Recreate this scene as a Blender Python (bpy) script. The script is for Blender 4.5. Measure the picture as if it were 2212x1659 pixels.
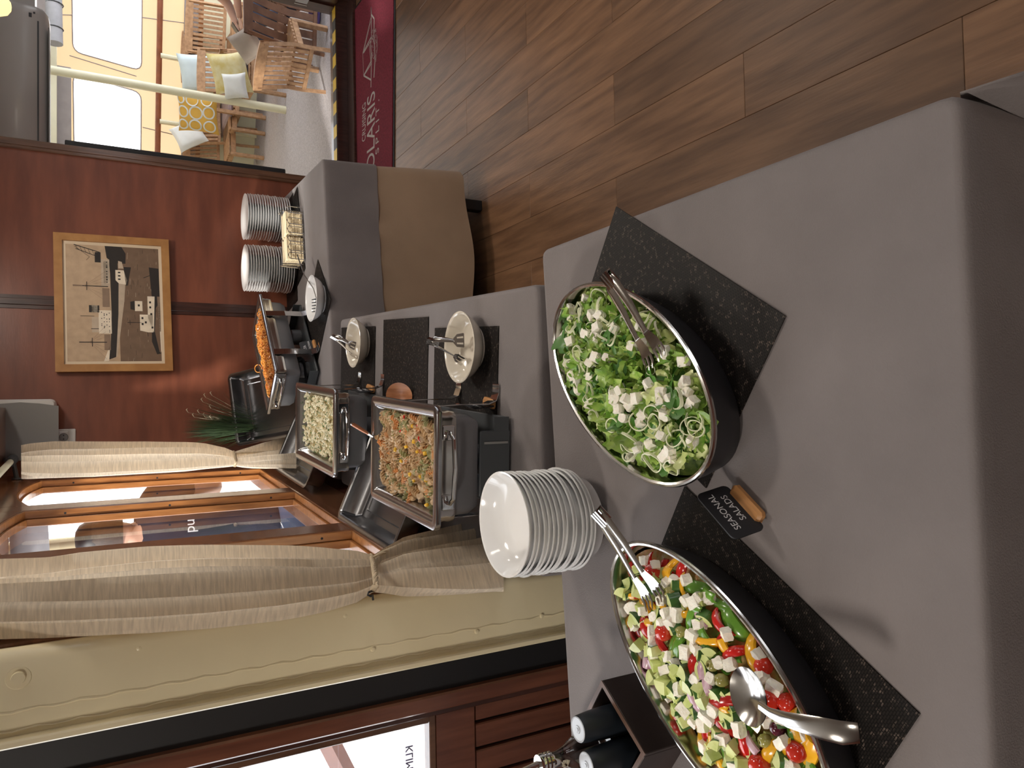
import bpy, bmesh, math, random
import numpy as np
from mathutils import Vector, Matrix, Euler, noise
PI = math.pi
random.seed(7)
for o in list(bpy.data.objects): bpy.data.objects.remove(o)
S = bpy.context.scene
C = S.collection

# ---------------------------------------------------------------- camera, light, exposure
F_PX = 1597.0
_n = lambda v: v / np.linalg.norm(v)
_y = _n(np.array([762 - 829.5, 228 - 1106, F_PX]))
_z = -_n(np.array([840 - 829.5, 4010 - 1106, F_PX])); _z = _n(_z - _y * _z.dot(_y))
CM = np.array([np.cross(_y, _z), _y, _z])            # camera (right, down, forward) -> room
EYE = np.array([0, 0, 1.6])
cam = bpy.data.objects.new('camera', bpy.data.cameras.new('camera'))
C.objects.link(cam); S.camera = cam
_c = CM
cam.matrix_world = Matrix(((_c[0][1], _c[0][0], -_c[0][2], 0), (_c[1][1], _c[1][0], -_c[1][2], 0),
                           (_c[2][1], _c[2][0], -_c[2][2], 1.6), (0, 0, 0, 1)))
cam.data.sensor_fit = 'HORIZONTAL'; cam.data.sensor_width = 36.0
cam.data.lens = F_PX / 2212 * 36.0
cam.data.clip_start = 0.02; cam.data.clip_end = 200
def plane_pt(x, y, p, n):                            # point of the plane (p, n) seen at photo pixel (x, y)
    r = CM @ np.array([1659 - y - 829.5, x - 1106, F_PX]); n = np.array(n, float)
    t = np.dot(np.array(p, float) - EYE, n) / np.dot(r, n)
    return Vector(EYE + t * r)
def at_z(x, y, z): return plane_pt(x, y, (0, 0, z), (0, 0, 1))
def at_y(x, y, yy): return plane_pt(x, y, (0, yy, 0), (0, 1, 0))

W = bpy.data.worlds.new('World'); S.world = W; W.use_nodes = True
bg = W.node_tree.nodes['Background']
bg.inputs[0].default_value = (0.93, 0.96, 1.0, 1); bg.inputs[1].default_value = 4.2
S.view_settings.view_transform = 'Standard'; S.view_settings.look = 'None'
S.view_settings.gamma = 1.0; S.view_settings.use_curve_mapping = False
S.view_settings.exposure = 0.0
LAMP_W = 8.5                                        # each ceiling lamp
SUN_E = 6.0
sn = bpy.data.objects.new('sun', bpy.data.lights.new('sun', 'SUN')); C.objects.link(sn)
sn.data.energy = SUN_E; sn.data.angle = math.radians(4); sn.data.color = (1, .95, .86)
sn.rotation_euler = Vector((.77, .48, -.42)).to_track_quat('-Z', 'Y').to_euler()

# ---------------------------------------------------------------- materials
MATS = {}
def mat(name, col, rough=0.5, metal=0.0, spec=0.5, var=0.0, scale=8.0, stretch=(1, 1, 1), bump=0.0, bscale=60.0,
        col2=None, trans=0.0, coat=0.0, emit=0.0, alpha=1.0, rand=0.0, detail=4, sheen=0.0, sss=0.0, bstretch=None):
    if name in MATS: return MATS[name]
    m = bpy.data.materials.new(name); m.use_nodes = True; MATS[name] = m
    nt = m.node_tree; N = nt.nodes; L = nt.links; b = N['Principled BSDF']
    b.inputs['Base Color'].default_value = (*col, 1); b.inputs['Roughness'].default_value = rough
    b.inputs['Metallic'].default_value = metal; b.inputs['Specular IOR Level'].default_value = spec
    b.inputs['Transmission Weight'].default_value = trans; b.inputs['Coat Weight'].default_value = coat
    b.inputs['Alpha'].default_value = alpha; b.inputs['Sheen Weight'].default_value = sheen
    b.inputs['Coat Roughness'].default_value = 0.12
    if sss: b.inputs['Subsurface Weight'].default_value = sss; b.inputs['Subsurface Radius'].default_value = (.01, .006, .004)
    if emit: b.inputs['Emission Color'].default_value = (*col, 1); b.inputs['Emission Strength'].default_value = emit
    tc = N.new('ShaderNodeTexCoord'); vec = tc.outputs['Object']
    if rand:
        oi = N.new('ShaderNodeObjectInfo'); add = N.new('ShaderNodeVectorMath'); add.operation = 'MULTIPLY_ADD'
        comb = N.new('ShaderNodeCombineXYZ')
        for i in range(3): L.new(oi.outputs['Random'], comb.inputs[i])
        add.inputs[1].default_value = (37, 53, 71); L.new(comb.outputs[0], add.inputs[0]); L.new(vec, add.inputs[2]); vec = add.outputs[0]
    last = None
    if var or col2:
        mp = N.new('ShaderNodeMapping'); mp.inputs['Scale'].default_value = stretch; L.new(vec, mp.inputs[0])
        nz = N.new('ShaderNodeTexNoise'); nz.inputs['Scale'].default_value = scale; nz.inputs['Detail'].default_value = detail
        L.new(mp.outputs[0], nz.inputs['Vector'])
        rp = N.new('ShaderNodeValToRGB'); rp.color_ramp.elements[0].position = .34; rp.color_ramp.elements[1].position = .68
        c2 = col2 or tuple(min(1, c * (1 + var)) for c in col)
        c1 = col if col2 else tuple(c * (1 - var) for c in col)
        rp.color_ramp.elements[0].color = (*c1, 1); rp.color_ramp.elements[1].color = (*c2, 1)
        L.new(nz.outputs['Fac'], rp.inputs[0]); last = rp.outputs[0]
    if rand:
        hv = N.new('ShaderNodeHueSaturation'); mr = N.new('ShaderNodeMapRange')
        mr.inputs[3].default_value = 1 - rand; mr.inputs[4].default_value = 1 + rand
        L.new(oi.outputs['Random'], mr.inputs[0]); L.new(mr.outputs[0], hv.inputs['Value'])
        if last: L.new(last, hv.inputs['Color'])
        else: hv.inputs['Color'].default_value = (*col, 1)
        last = hv.outputs[0]
    if last: L.new(last, b.inputs['Base Color'])
    if bump:
        nb = N.new('ShaderNodeTexNoise'); nb.inputs['Scale'].default_value = bscale; nb.inputs['Detail'].default_value = 3
        bs = bstretch or stretch
        mp2 = N.new('ShaderNodeMapping'); mp2.inputs['Scale'].default_value = bs; L.new(vec, mp2.inputs[0]); L.new(mp2.outputs[0], nb.inputs['Vector'])
        bp = N.new('ShaderNodeBump'); bp.inputs['Strength'].default_value = bump; bp.inputs['Distance'].default_value = .004
        L.new(nb.outputs['Fac'], bp.inputs['Height']); L.new(bp.outputs[0], b.inputs['Normal'])
    return m
def srgb(r, g, b):
    f = lambda c: (c / 255 / 12.92) if c <= 10 else ((c / 255 + .055) / 1.055) ** 2.4
    return (f(r), f(g), f(b))

M_PLANK = mat('oak_plank', (.120, .059, .029), .40, spec=.5, col2=(.238, .125, .064), scale=3.2, stretch=(9, .9, 1), bump=.18, bscale=20, rand=.22, detail=8)
M_MAHOG = mat('mahogany_veneer', (.150, .046, .026), .38, col2=(.235, .075, .041), scale=2.6, stretch=(1.1, 1.1, 6), bump=.05, bscale=30, detail=6)
M_TRIM = mat('dark_mahogany', (.055, .022, .016), .35, var=.3, scale=9, stretch=(8, 8, .8), coat=.3)
M_JAMB = mat('brown_trim', (.13, .062, .035), .35, var=.25, scale=9, stretch=(8, 8, .8), coat=.3)
M_FRAME = mat('varnished_teak', (.26, .098, .028), .28, col2=(.42, .175, .055), scale=12, stretch=(5, 5, .7), coat=.5, bump=.06, bscale=50)
M_SILL = mat('varnished_sapele', (.15, .06, .028), .25, col2=(.24, .105, .052), scale=9, stretch=(.7, .7, 7), coat=.5)
M_BLACK = mat('black_rubber', (.012, .012, .014), .5)
M_CREAM = mat('cream_enamel', (.86, .76, .51), .3, var=.05, scale=3, coat=.35, bump=.35, bscale=14)
M_POLE = mat('pale_cream_paint', (.8, .76, .56), .35, var=.03)
M_DOOR = mat('door_mahogany', (.115, .04, .024), .3, col2=(.19, .07, .04), scale=7, stretch=(7, 7, .6), coat=.4)
M_CEIL = mat('ceiling_panel', (.55, .5, .44), .6, var=.05)
M_CLOTH = mat('grey_tablecloth', (.195, .172, .170), .92, var=.10, scale=5, bump=.22, bscale=420, sheen=.15)
M_BEIGE = mat('beige_tablecloth', (.36, .25, .165), .9, var=.12, scale=3, bump=.15, bscale=420, sheen=.15)
M_CURT = mat('linen_curtain', (.70, .59, .45), .9, var=.14, scale=22, stretch=(1, 1, 12), bump=.35, bscale=60, bstretch=(2, 2, 24), sheen=.2)
def add_transl(m, f):
    N = m.node_tree.nodes; L = m.node_tree.links; b = N['Principled BSDF']; o = N['Material Output']
    t = N.new('ShaderNodeBsdfTranslucent'); src = b.inputs['Base Color']
    if src.is_linked: L.new(src.links[0].from_socket, t.inputs[0])
    else: t.inputs[0].default_value = src.default_value
    mx = N.new('ShaderNodeMixShader'); mx.inputs[0].default_value = f
    L.new(b.outputs[0], mx.inputs[1]); L.new(t.outputs[0], mx.inputs[2]); L.new(mx.outputs[0], o.inputs[0]); return m
add_transl(M_CURT, .32)
M_ROPE = mat('cotton_rope', (.55, .44, .3), .85, var=.15, scale=60)
M_PORC = mat('white_porcelain', (.90, .90, .90), .12, spec=.6, coat=.4)
M_BOWL = mat('cream_porcelain', (.74, .68, .58), .14, spec=.6, coat=.4)
M_STEEL = mat('polished_steel', (.62, .6, .57), .16, metal=1, bump=.02, bscale=30)
M_BRUSH = mat('brushed_steel', (.42, .42, .43), .22, metal=1, var=.12, scale=30, stretch=(1, 14, 1))
M_DARKSTEEL = mat('grey_pan_steel', (.26, .26, .275), .36, metal=.6, var=.08)
M_CHROME = mat('chrome', (.72, .72, .72), .08, metal=1)
M_BLKBOARD = mat('chalkboard_black', (.012, .012, .015), .55)
M_CHALK = mat('chalk_white', (.72, .72, .74), .9)
M_PINE = mat('pine_block', (.52, .25, .09), .5, var=.15, scale=14, stretch=(1, 6, 6))
M_CADDY = mat('dark_stained_wood', (.03, .02, .018), .42, var=.3, scale=10)
M_CADDYE = mat('stained_wood_edge', (.12, .065, .045), .5, var=.2, scale=20)
M_GLASS = mat('clear_glass', (.95, .97, .96), .02, trans=1.0)
M_OIL = mat('dark_vinegar', (.06, .025, .02), .1)
M_MILL = mat('black_soft_plastic', (.012, .016, .022), .38)
M_MILLR = mat('mill_rim', (.5, .53, .58), .3)
M_WHITEPL = mat('white_plastic', (.62, .6, .57), .35, coat=.2)
M_GREYPL = mat('grey_plastic', (.23, .225, .22), .45)
M_DARKPL = mat('charcoal_plastic', (.06, .065, .07), .4)
M_NAP = mat('paper_napkin', (.8, .68, .47), .9, var=.06, scale=30)
M_RED = mat('red_doormat_pile', (.19, .015, .035), 1.0, var=.25, scale=80, bump=.5, bscale=250)
M_MATBORDER = mat('rubber_mat_border', (.015, .014, .016), .6)
M_PRINTGREY = mat('mat_print_grey', (.5, .46, .44), .95)
M_CARPET = mat('deck_carpet', (.42, .395, .42), 1.0, col2=(.62, .585, .62), scale=90, bump=.5, bscale=200)
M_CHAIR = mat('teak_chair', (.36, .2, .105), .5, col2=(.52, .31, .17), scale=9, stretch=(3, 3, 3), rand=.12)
M_CHAIRDK = mat('teak_chair_shade', (.15, .07, .04), .5, col2=(.24, .12, .07), scale=9, rand=.08)  # darker teak copy: the bench's backlit shade is put into its colour
M_TARP = mat('tan_tarpaulin', (.78, .58, .36), .75, var=.05, scale=3)
M_RAIL = mat('varnished_handrail', (.27, .085, .04), .2, var=.2, coat=.6)
M_GREYBOARD = mat('grey_canvas_band', (.36, .32, .31), .9, var=.08)
M_ROLL = mat('rolled_grey_canvas', (.42, .42, .45), .8, var=.1)
M_SKIN = mat('skin', (.62, .36, .26), .5, var=.06, sss=.15)
M_SHIRTDK = mat('navy_tshirt', (.022, .022, .04), .85, var=.2, scale=6, bump=.3, bscale=9)
M_SHIRTGR = mat('grey_tshirt', (.3, .3, .31), .9, var=.1)
M_JEANS = mat('navy_trousers', (.045, .06, .11), .85, var=.2)
M_HAIR = mat('brown_hair', (.05, .032, .022), .6, var=.3, scale=40, stretch=(4, 4, 1))
M_BLOND = mat('blond_hair', (.4, .27, .12), .6, var=.3, scale=40, stretch=(4, 4, 1))
M_PURPLE = mat('purple_sandal', (.14, .09, .35), .6)
M_PHONE = mat('black_phone', (.01, .01, .012), .15)
M_FETA = mat('feta_cheese', (.96, .90, .79), .75, var=.07, scale=60, bump=.6, bscale=120, sss=.2, rand=.06)
M_CUKE = mat('cucumber_flesh', (.50, .58, .17), .35, col2=(.74, .79, .38), scale=40, rand=.16, coat=.3)
M_CUKESKIN = mat('cucumber_skin', (.05, .14, .03), .3, var=.5, scale=20, stretch=(1, 1, 1), rand=.2, coat=.3)
M_PEPR = mat('red_pepper', (.5, .015, .012), .18, var=.2, rand=.2, coat=.4)
M_PEPY = mat('yellow_pepper', (.82, .42, .02), .2, var=.12, rand=.1, coat=.4)
M_PEPG = mat('green_pepper', (.11, .26, .03), .22, var=.25, rand=.25, coat=.4)
M_TOM = mat('cherry_tomato', (.58, .03, .015), .14, var=.15, rand=.15, coat=.5)
M_ONION = mat('red_onion', (.66, .5, .55), .3, col2=(.38, .12, .22), scale=30, stretch=(1, 1, 4), coat=.3)
M_OLIVE = mat('green_olive', (.3, .28, .08), .25, var=.15, rand=.2, coat=.3)
M_KALA = mat('dark_olive', (.1, .012, .03), .2, var=.2, coat=.4)
M_LET = mat('lettuce_leaf', (.13, .30, .03), .35, col2=(.45, .60, .15), scale=28, rand=.3, bump=.3, bscale=60)
M_LETP = mat('pale_lettuce_leaf', (.55, .66, .2), .35, col2=(.82, .86, .5), scale=28, rand=.2, bump=.3, bscale=60)
M_ROCK = mat('rocket_leaf', (.07, .2, .03), .4, var=.3, rand=.3)
M_LEEK = mat('leek_ring', (.86, .88, .62), .35, var=.1, rand=.12, coat=.2)
M_BEDG = mat('salad_bed', (.05, .12, .015), .5, col2=(.28, .38, .08), scale=60, bump=1, bscale=60)
M_BEDM = mat('chopped_bed', (.22, .26, .06), .4, col2=(.4, .1, .03), scale=50, bump=1, bscale=60)
M_FUS = mat('dressed_fusilli', (.50, .32, .155), .45, col2=(.76, .55, .33), scale=60, rand=.14, coat=.15, bump=.5, bscale=150)
M_FUSG = mat('spinach_fusilli', (.27, .26, .1), .45, col2=(.5, .46, .25), scale=60, rand=.2, coat=.15)
M_FUSO = mat('tomato_fusilli', (.68, .32, .12), .45, var=.12, rand=.15, coat=.15)
M_CRM = mat('creamy_dressing', (.72, .55, .38), .4, col2=(.5, .36, .2), scale=70, bump=1, bscale=70)
M_CORN = mat('sweetcorn', (.85, .5, .04), .25, rand=.1)
M_TORT = mat('creamy_pasta', (.72, .62, .38), .3, col2=(.85, .77, .55), scale=50, rand=.1, coat=.3)
M_TORTBED = mat('cream_sauce', (.62, .5, .25), .3, col2=(.75, .66, .42), scale=50, bump=1, bscale=70)
M_PARS = mat('parsley', (.05, .14, .02), .5, rand=.3)
M_SPAG = mat('tomato_spaghetti', (.42, .10, .015), .3, col2=(.74, .36, .08), scale=40, coat=.3)
M_SPAGBED = mat('tomato_sauce', (.4, .09, .015), .35, var=.3, scale=40, bump=1, bscale=60)
M_GRASS = mat('dark_grass_blade', (.03, .06, .018), .6, var=.4, rand=.2)
M_POT = mat('black_planter', (.012, .012, .012), .5)
M_COPPER = mat('copper_handle', (.5, .2, .1), .3, metal=.6)
M_WOODSP = mat('olive_wood', (.32, .12, .05), .4, col2=(.5, .22, .1), scale=14, stretch=(6, 1, 1))
M_PICFR = mat('picture_frame_wood', (.36, .17, .055), .4, col2=(.46, .235, .08), scale=10, stretch=(1.5, 1, 1.5))
M_PAPER = mat('picture_mount', (.72, .6, .44), .7)
M_SEP = [mat('sepia_%s' % n, c, .6, var=.08, scale=30) for n, c in
         (('sky', (.5, .36, .235)), ('sea', (.17, .105, .065)), ('black', (.02, .015, .012)), ('white', (.78, .68, .54)), ('grey', (.25, .17, .115)), ('pale', (.5, .4, .3)))]
M_LAMP = mat('warm_lamp_glass', (1.0, .75, .3), .3, emit=1.6)
M_YEL = mat('yellow_tape', (.75, .5, .03), .5)
M_CUSHY = mat('yellow_cushion', (.72, .6, .24), .9, col2=(.82, .76, .5), scale=14)
M_CUSHW = mat('white_cushion', (.78, .8, .8), .9, var=.04)
M_CUSHG = mat('taupe_cushion', (.42, .36, .32), .9, var=.06)
M_CUSHSEAT = mat('mauve_seat_pad', (.36, .28, .29), .9, var=.06)
M_CUSHB = mat('pale_blue_cushion', (.66, .78, .84), .9, var=.04)
M_CUSHO = mat('golden_cushion', (.8, .48, .1), .9, var=.05)
M_CUSHDK = mat('dark_seat_pad', (.07, .05, .055), .9)

def mat_weave(name, dark, light, k):
    m = bpy.data.materials.new(name); m.use_nodes = True
    nt = m.node_tree; N = nt.nodes; L = nt.links; b = N['Principled BSDF']
    tc = N.new('ShaderNodeTexCoord'); mp = N.new('ShaderNodeMapping'); mp.inputs['Scale'].default_value = (k, k * 1.25, k)
    L.new(tc.outputs['Object'], mp.inputs[0])
    br = N.new('ShaderNodeTexBrick'); br.inputs['Scale'].default_value = 1.0; br.inputs['Mortar Size'].default_value = .1
    br.inputs['Brick Width'].default_value = 1.0; br.inputs['Row Height'].default_value = .55
    L.new(mp.outputs[0], br.inputs['Vector'])
    nz = N.new('ShaderNodeTexNoise'); nz.inputs['Scale'].default_value = k * .9; L.new(tc.outputs['Object'], nz.inputs['Vector'])
    rp = N.new('ShaderNodeValToRGB'); rp.color_ramp.elements[0].position = .56; rp.color_ramp.elements[1].position = .74
    rp.color_ramp.elements[0].color = (*dark, 1); rp.color_ramp.elements[1].color = (*light, 1)
    L.new(nz.outputs['Fac'], rp.inputs[0])
    mx = N.new('ShaderNodeMix'); mx.data_type = 'RGBA'
    L.new(br.outputs['Fac'], mx.inputs[0]); L.new(rp.outputs[0], mx.inputs[6]); mx.inputs[7].default_value = (dark[0] * .25, dark[1] * .25, dark[2] * .25, 1)
    L.new(mx.outputs[2], b.inputs['Base Color']); b.inputs['Roughness'].default_value = .55; b.inputs['Specular IOR Level'].default_value = .22
    bp = N.new('ShaderNodeBump'); bp.inputs['Strength'].default_value = .8; bp.inputs['Distance'].default_value = .002; bp.invert = True
    L.new(br.outputs['Fac'], bp.inputs['Height']); L.new(bp.outputs[0], b.inputs['Normal'])
    return m
M_WEAVE = mat_weave('woven_vinyl', (.016, .0125, .011), (.15, .115, .095), 140)
def mat_pane(name, tint, gloss):
    m = bpy.data.materials.new(name); m.use_nodes = True
    N = m.node_tree.nodes; L = m.node_tree.links; N.remove(N['Principled BSDF'])
    t = N.new('ShaderNodeBsdfTransparent'); t.inputs[0].default_value = (*tint, 1)
    g = N.new('ShaderNodeBsdfGlossy'); g.inputs['Roughness'].default_value = .02
    fr = N.new('ShaderNodeFresnel'); fr.inputs[0].default_value = gloss
    mx = N.new('ShaderNodeMixShader'); L.new(fr.outputs[0], mx.inputs[0]); L.new(t.outputs[0], mx.inputs[1]); L.new(g.outputs[0], mx.inputs[2])
    L.new(mx.outputs[0], N['Material Output'].inputs[0])
    return m
M_PANE = mat_pane('window_pane', (.95, .96, .97), 1.45)
M_VINYL = mat_pane('clear_vinyl', (.97, .97, .97), 1.2)
def mat_transl(name, col, t=.5):
    m = bpy.data.materials.new(name); m.use_nodes = True
    N = m.node_tree.nodes; L = m.node_tree.links; N.remove(N['Principled BSDF'])
    d = N.new('ShaderNodeBsdfDiffuse'); d.inputs[0].default_value = (*col, 1)
    a = N.new('ShaderNodeBsdfTranslucent'); a.inputs[0].default_value = (*col, 1)
    nz = N.new('ShaderNodeTexNoise'); nz.inputs['Scale'].default_value = 3
    rp = N.new('ShaderNodeValToRGB'); rp.color_ramp.elements[0].color = (*[c * .93 for c in col], 1); rp.color_ramp.elements[1].color = (*col, 1)
    L.new(nz.outputs['Fac'], rp.inputs[0]); L.new(rp.outputs[0], a.inputs[0])
    mx = N.new('ShaderNodeMixShader'); mx.inputs[0].default_value = t; L.new(d.outputs[0], mx.inputs[1]); L.new(a.outputs[0], mx.inputs[2])
    L.new(mx.outputs[0], N['Material Output'].inputs[0])
    return m
M_TARPT = mat_transl('translucent_tan_canvas', (.62, .44, .26), .55)

# ---------------------------------------------------------------- geometry helpers
class MB:
    def __init__(s): s.v = []; s.f = []; s.mi = []; s.m = 0
    def face(s, f): s.f.append(tuple(f)); s.mi.append(s.m)
    def add(s, vs, fs, M=None):
        k = len(s.v)
        s.v += [tuple(M @ Vector(p)) for p in vs] if M is not None else [tuple(p) for p in vs]
        for f in fs: s.face([i + k for i in f])
        return s
    def box(s, x0, x1, y0, y1, z0, z1, M=None, b=0.0):
        if b <= 0:
            v = [(x, y, z) for z in (z0, z1) for y in (y0, y1) for x in (x0, x1)]
            return s.add(v, [(0, 2, 3, 1), (4, 5, 7, 6), (0, 1, 5, 4), (2, 6, 7, 3), (0, 4, 6, 2), (1, 3, 7, 5)], M)
        vs = []; loops = []
        for z, i in ((z0, b), (z0 + b, 0), (z1 - b, 0), (z1, b)):
            X0, X1, Y0, Y1 = x0 + i, x1 - i, y0 + i, y1 - i; c = b
            loops.append([(X0 + c, Y0, z), (X1 - c, Y0, z), (X1, Y0 + c, z), (X1, Y1 - c, z), (X1 - c, Y1, z), (X0 + c, Y1, z), (X0, Y1 - c, z), (X0, Y0 + c, z)])
        return s.loft(loops, True, True, M)
    def loft(s, loops, cap0=False, cap1=False, M=None, closed=True):
        n = len(loops[0]); vs = [p for l in loops for p in l]; fs = []
        for i in range(len(loops) - 1):
            for j in range(n if closed else n - 1):
                a = i * n + j; b = i * n + (j + 1) % n
                fs.append((a, b, b + n, a + n))
        if cap0: fs.append(tuple(range(n - 1, -1, -1)))
        if cap1: fs.append(tuple(range((len(loops) - 1) * n, len(loops) * n)))
        return s.add(vs, fs, M)
    def tube(s, pts, r, seg=8, closed=False, caps=True, M=None, flat=1.0, up=None):
        pts = [Vector(p) for p in pts]; n = len(pts); loops = []
        rr = r if isinstance(r, (list, tuple)) else [r] * n
        prev = None
        for i, p in enumerate(pts):
            t = (pts[(i + 1) % n] - pts[i - 1]) if closed else (pts[min(i + 1, n - 1)] - pts[max(i - 1, 0)])
            t.normalize()
            if prev is None:
                u = Vector(up) if up else (Vector((0, 0, 1)) if abs(t.z) < .9 else Vector((1, 0, 0)))
                a = t.cross(u).normalized()
            else: a = (prev - t * prev.dot(t)).normalized()
            prev = a; b = t.cross(a)
            loops.append([p + a * (rr[i] * math.cos(2 * PI * k / seg)) + b * (rr[i] * flat * math.sin(2 * PI * k / seg)) for k in range(seg)])
        if closed: loops.append(loops[0]); return s.loft(loops, M=M)
        return s.loft(loops, caps, caps, M)
    def lathe(s, prof, seg=24, M=None):
        loops = [[(r * math.cos(2 * PI * k / seg), r * math.sin(2 * PI * k / seg), z) for k in range(seg)] for r, z in prof]
        return s.loft(loops, prof[0][0] > 1e-6 and True, prof[-1][0] > 1e-6 and True, M)
    def ell(s, prof, a, b, seg=48, M=None, cap0=False, cap1=False):   # prof: (inset, z)
        loops = [[((a - i) * math.cos(2 * PI * k / seg), (b - i) * math.sin(2 * PI * k / seg), z) for k in range(seg)] for i, z in prof]
        return s.loft(loops, cap0, cap1, M)
    def rrect(s, prof, w, l, r, M=None, cap0=False, cap1=False, n=5):   # prof: (inset, z)
        loops = []
        for i, z in prof:
            hw, hl, rr = w / 2 - i, l / 2 - i, max(r - i, .004) if i >= 0 else r - i
            lp = []
            for cx, cy, a0 in ((hw - rr, hl - rr, 0), (-hw + rr, hl - rr, 90), (-hw + rr, -hl + rr, 180), (hw - rr, -hl + rr, 270)):
                for k in range(n + 1):
                    a = math.radians(a0 + 90 * k / n); lp.append((cx + rr * math.cos(a), cy + rr * math.sin(a), z))
            loops.append(lp)
        return s.loft(loops, cap0, cap1, M)
    def grid(s, nx, ny, fn, M=None):
        vs = [fn(i / nx, j / ny) for j in range(ny + 1) for i in range(nx + 1)]; fs = []
        for j in range(ny):
            for i in range(nx):
                a = j * (nx + 1) + i; fs.append((a, a + 1, a + nx + 2, a + nx + 1))
        return s.add(vs, fs, M)
    def poly(s, pts, z=None):
        return s.add(pts, [tuple(range(len(pts)))])
    def strip(s, pts, w, z):                         # flat ribbon in the xy plane at height z
        for a, b in zip(pts[:-1], pts[1:]):
            d = Vector((b[0] - a[0], b[1] - a[1])); 
            if d.length < 1e-7: continue
            n = Vector((-d.y, d.x)).normalized() * (w / 2)
            s.add([(a[0] + n.x, a[1] + n.y, z), (a[0] - n.x, a[1] - n.y, z), (b[0] - n.x, b[1] - n.y, z), (b[0] + n.x, b[1] + n.y, z)], [(0, 1, 2, 3)])
        return s
    def mesh(s, name, m, smooth=35):
        me = bpy.data.meshes.new(name); me.from_pydata(s.v, [], s.f)
        for x in (m if isinstance(m, (list, tuple)) else [m]): me.materials.append(x)
        if any(s.mi): me.polygons.foreach_set('material_index', s.mi)
        if smooth:
            me.polygons.foreach_set('use_smooth', [True] * len(me.polygons)); me.set_sharp_from_angle(angle=math.radians(smooth))
        me.update(); return me
    def build(s, name, m, parent=None, smooth=35):
        return obj(name, s.mesh(name, m, smooth), parent)
def obj(name, me, parent=None):
    o = bpy.data.objects.new(name, me); C.objects.link(o)
    if parent: o.parent = parent
    return o
def tag(o, label, cat, group=None, kind=None):
    o['label'] = label; o['category'] = cat
    if group: o['group'] = group
    if kind: o['kind'] = kind
    return o
def thing(name, label, cat, loc=(0, 0, 0), rot=(0, 0, 0), group=None):
    o = bpy.data.objects.new(name, None); C.objects.link(o); o.location = loc
    o.rotation_euler = (0, 0, rot) if isinstance(rot, (int, float)) else rot
    o.empty_display_size = .05
    return tag(o, label, cat, group)
def struct(o): o['kind'] = 'structure'; return o
def stuff(o): o['kind'] = 'stuff'; return o
def dup(root, loc, rot=None, label=None, group=None):
    r = root.copy(); C.objects.link(r); r.location = loc
    if rot is not None: r.rotation_euler = (0, 0, rot) if isinstance(rot, (int, float)) else rot
    if label: r['label'] = label
    if group: r['group'] = group
    for ch in root.children:
        c = ch.copy(); C.objects.link(c); c.parent = r
        for g in ch.children:
            d = g.copy(); C.objects.link(d); d.parent = c
    return r
def T(x=0, y=0, z=0): return Matrix.Translation((x, y, z))
def R(a, ax='Z'): return Matrix.Rotation(a, 4, ax)
def text_mesh(name, txt, size, m, parent=None, M=None, align='CENTER', ext=.0004, mirror=False):
    cu = bpy.data.curves.new(name, 'FONT'); cu.body = txt; cu.size = size; cu.align_x = align; cu.align_y = 'CENTER'; cu.extrude = ext
    to = bpy.data.objects.new(name, cu); C.objects.link(to)
    dg = bpy.context.evaluated_depsgraph_get(); me = bpy.data.meshes.new_from_object(to.evaluated_get(dg))
    bpy.data.objects.remove(to)
    if mirror: me.transform(Matrix.Scale(-1, 4, (1, 0, 0))); me.flip_normals()
    if M is not None: me.transform(M)
    me.materials.clear(); me.materials.append(m)
    return obj(name, me, parent)
def skin_mesh(name, joints, bones, m, parent=None, root=0, sub=2):     # one continuous surface grown on a skeleton
    me = bpy.data.meshes.new(name); me.from_pydata([j[0] for j in joints], bones, [])
    o = bpy.data.objects.new(name, me); C.objects.link(o)
    md = o.modifiers.new('Skin', 'SKIN'); md.use_smooth_shade = True
    for i, j in enumerate(joints):
        r = j[1]; sv = me.skin_vertices[0].data[i]; sv.radius = (r, r) if isinstance(r, (int, float)) else r
        sv.use_root = (i == root)
    sb = o.modifiers.new('Sub', 'SUBSURF'); sb.levels = sub; sb.render_levels = sub
    dg = bpy.context.evaluated_depsgraph_get(); e = bpy.data.meshes.new_from_object(o.evaluated_get(dg))
    bpy.data.objects.remove(o); e.materials.clear(); e.materials.append(m); e.name = name
    return obj(name, e, parent)
def hand(mb, wrist, d, palm_n, L=.18, curl=.35, M=None):                 # palm and five separate bent fingers
    d = Vector(d).normalized(); n = Vector(palm_n); n = (n - d * n.dot(d)).normalized(); s = d.cross(n); w = Vector(wrist)
    mb.tube([w - d * .02, w + d * .02, w + d * .05, w + d * .085], [.024, .03, .038, .034], 10, flat=.42, up=n)
    for k, (off, fl) in enumerate(((-.028, .068), (-.009, .08), (.010, .074), (.028, .056))):
        p = w + d * .08 + s * off; q = p + (d * math.cos(curl) + n * math.sin(curl)) * fl * .5
        e = q + (d * math.cos(curl * 2.6) + n * math.sin(curl * 2.6)) * fl * .45
        mb.tube([p, q, e], [.0095, .0088, .0068], 7)
    p = w + d * .03 + s * -.03; q = p + (d * .7 - s * .7 + n * .35).normalized() * .038; e = q + (d * .9 + n * .5).normalized() * .03
    mb.tube([p, q, e], [.012, .0105, .008], 7)

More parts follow.
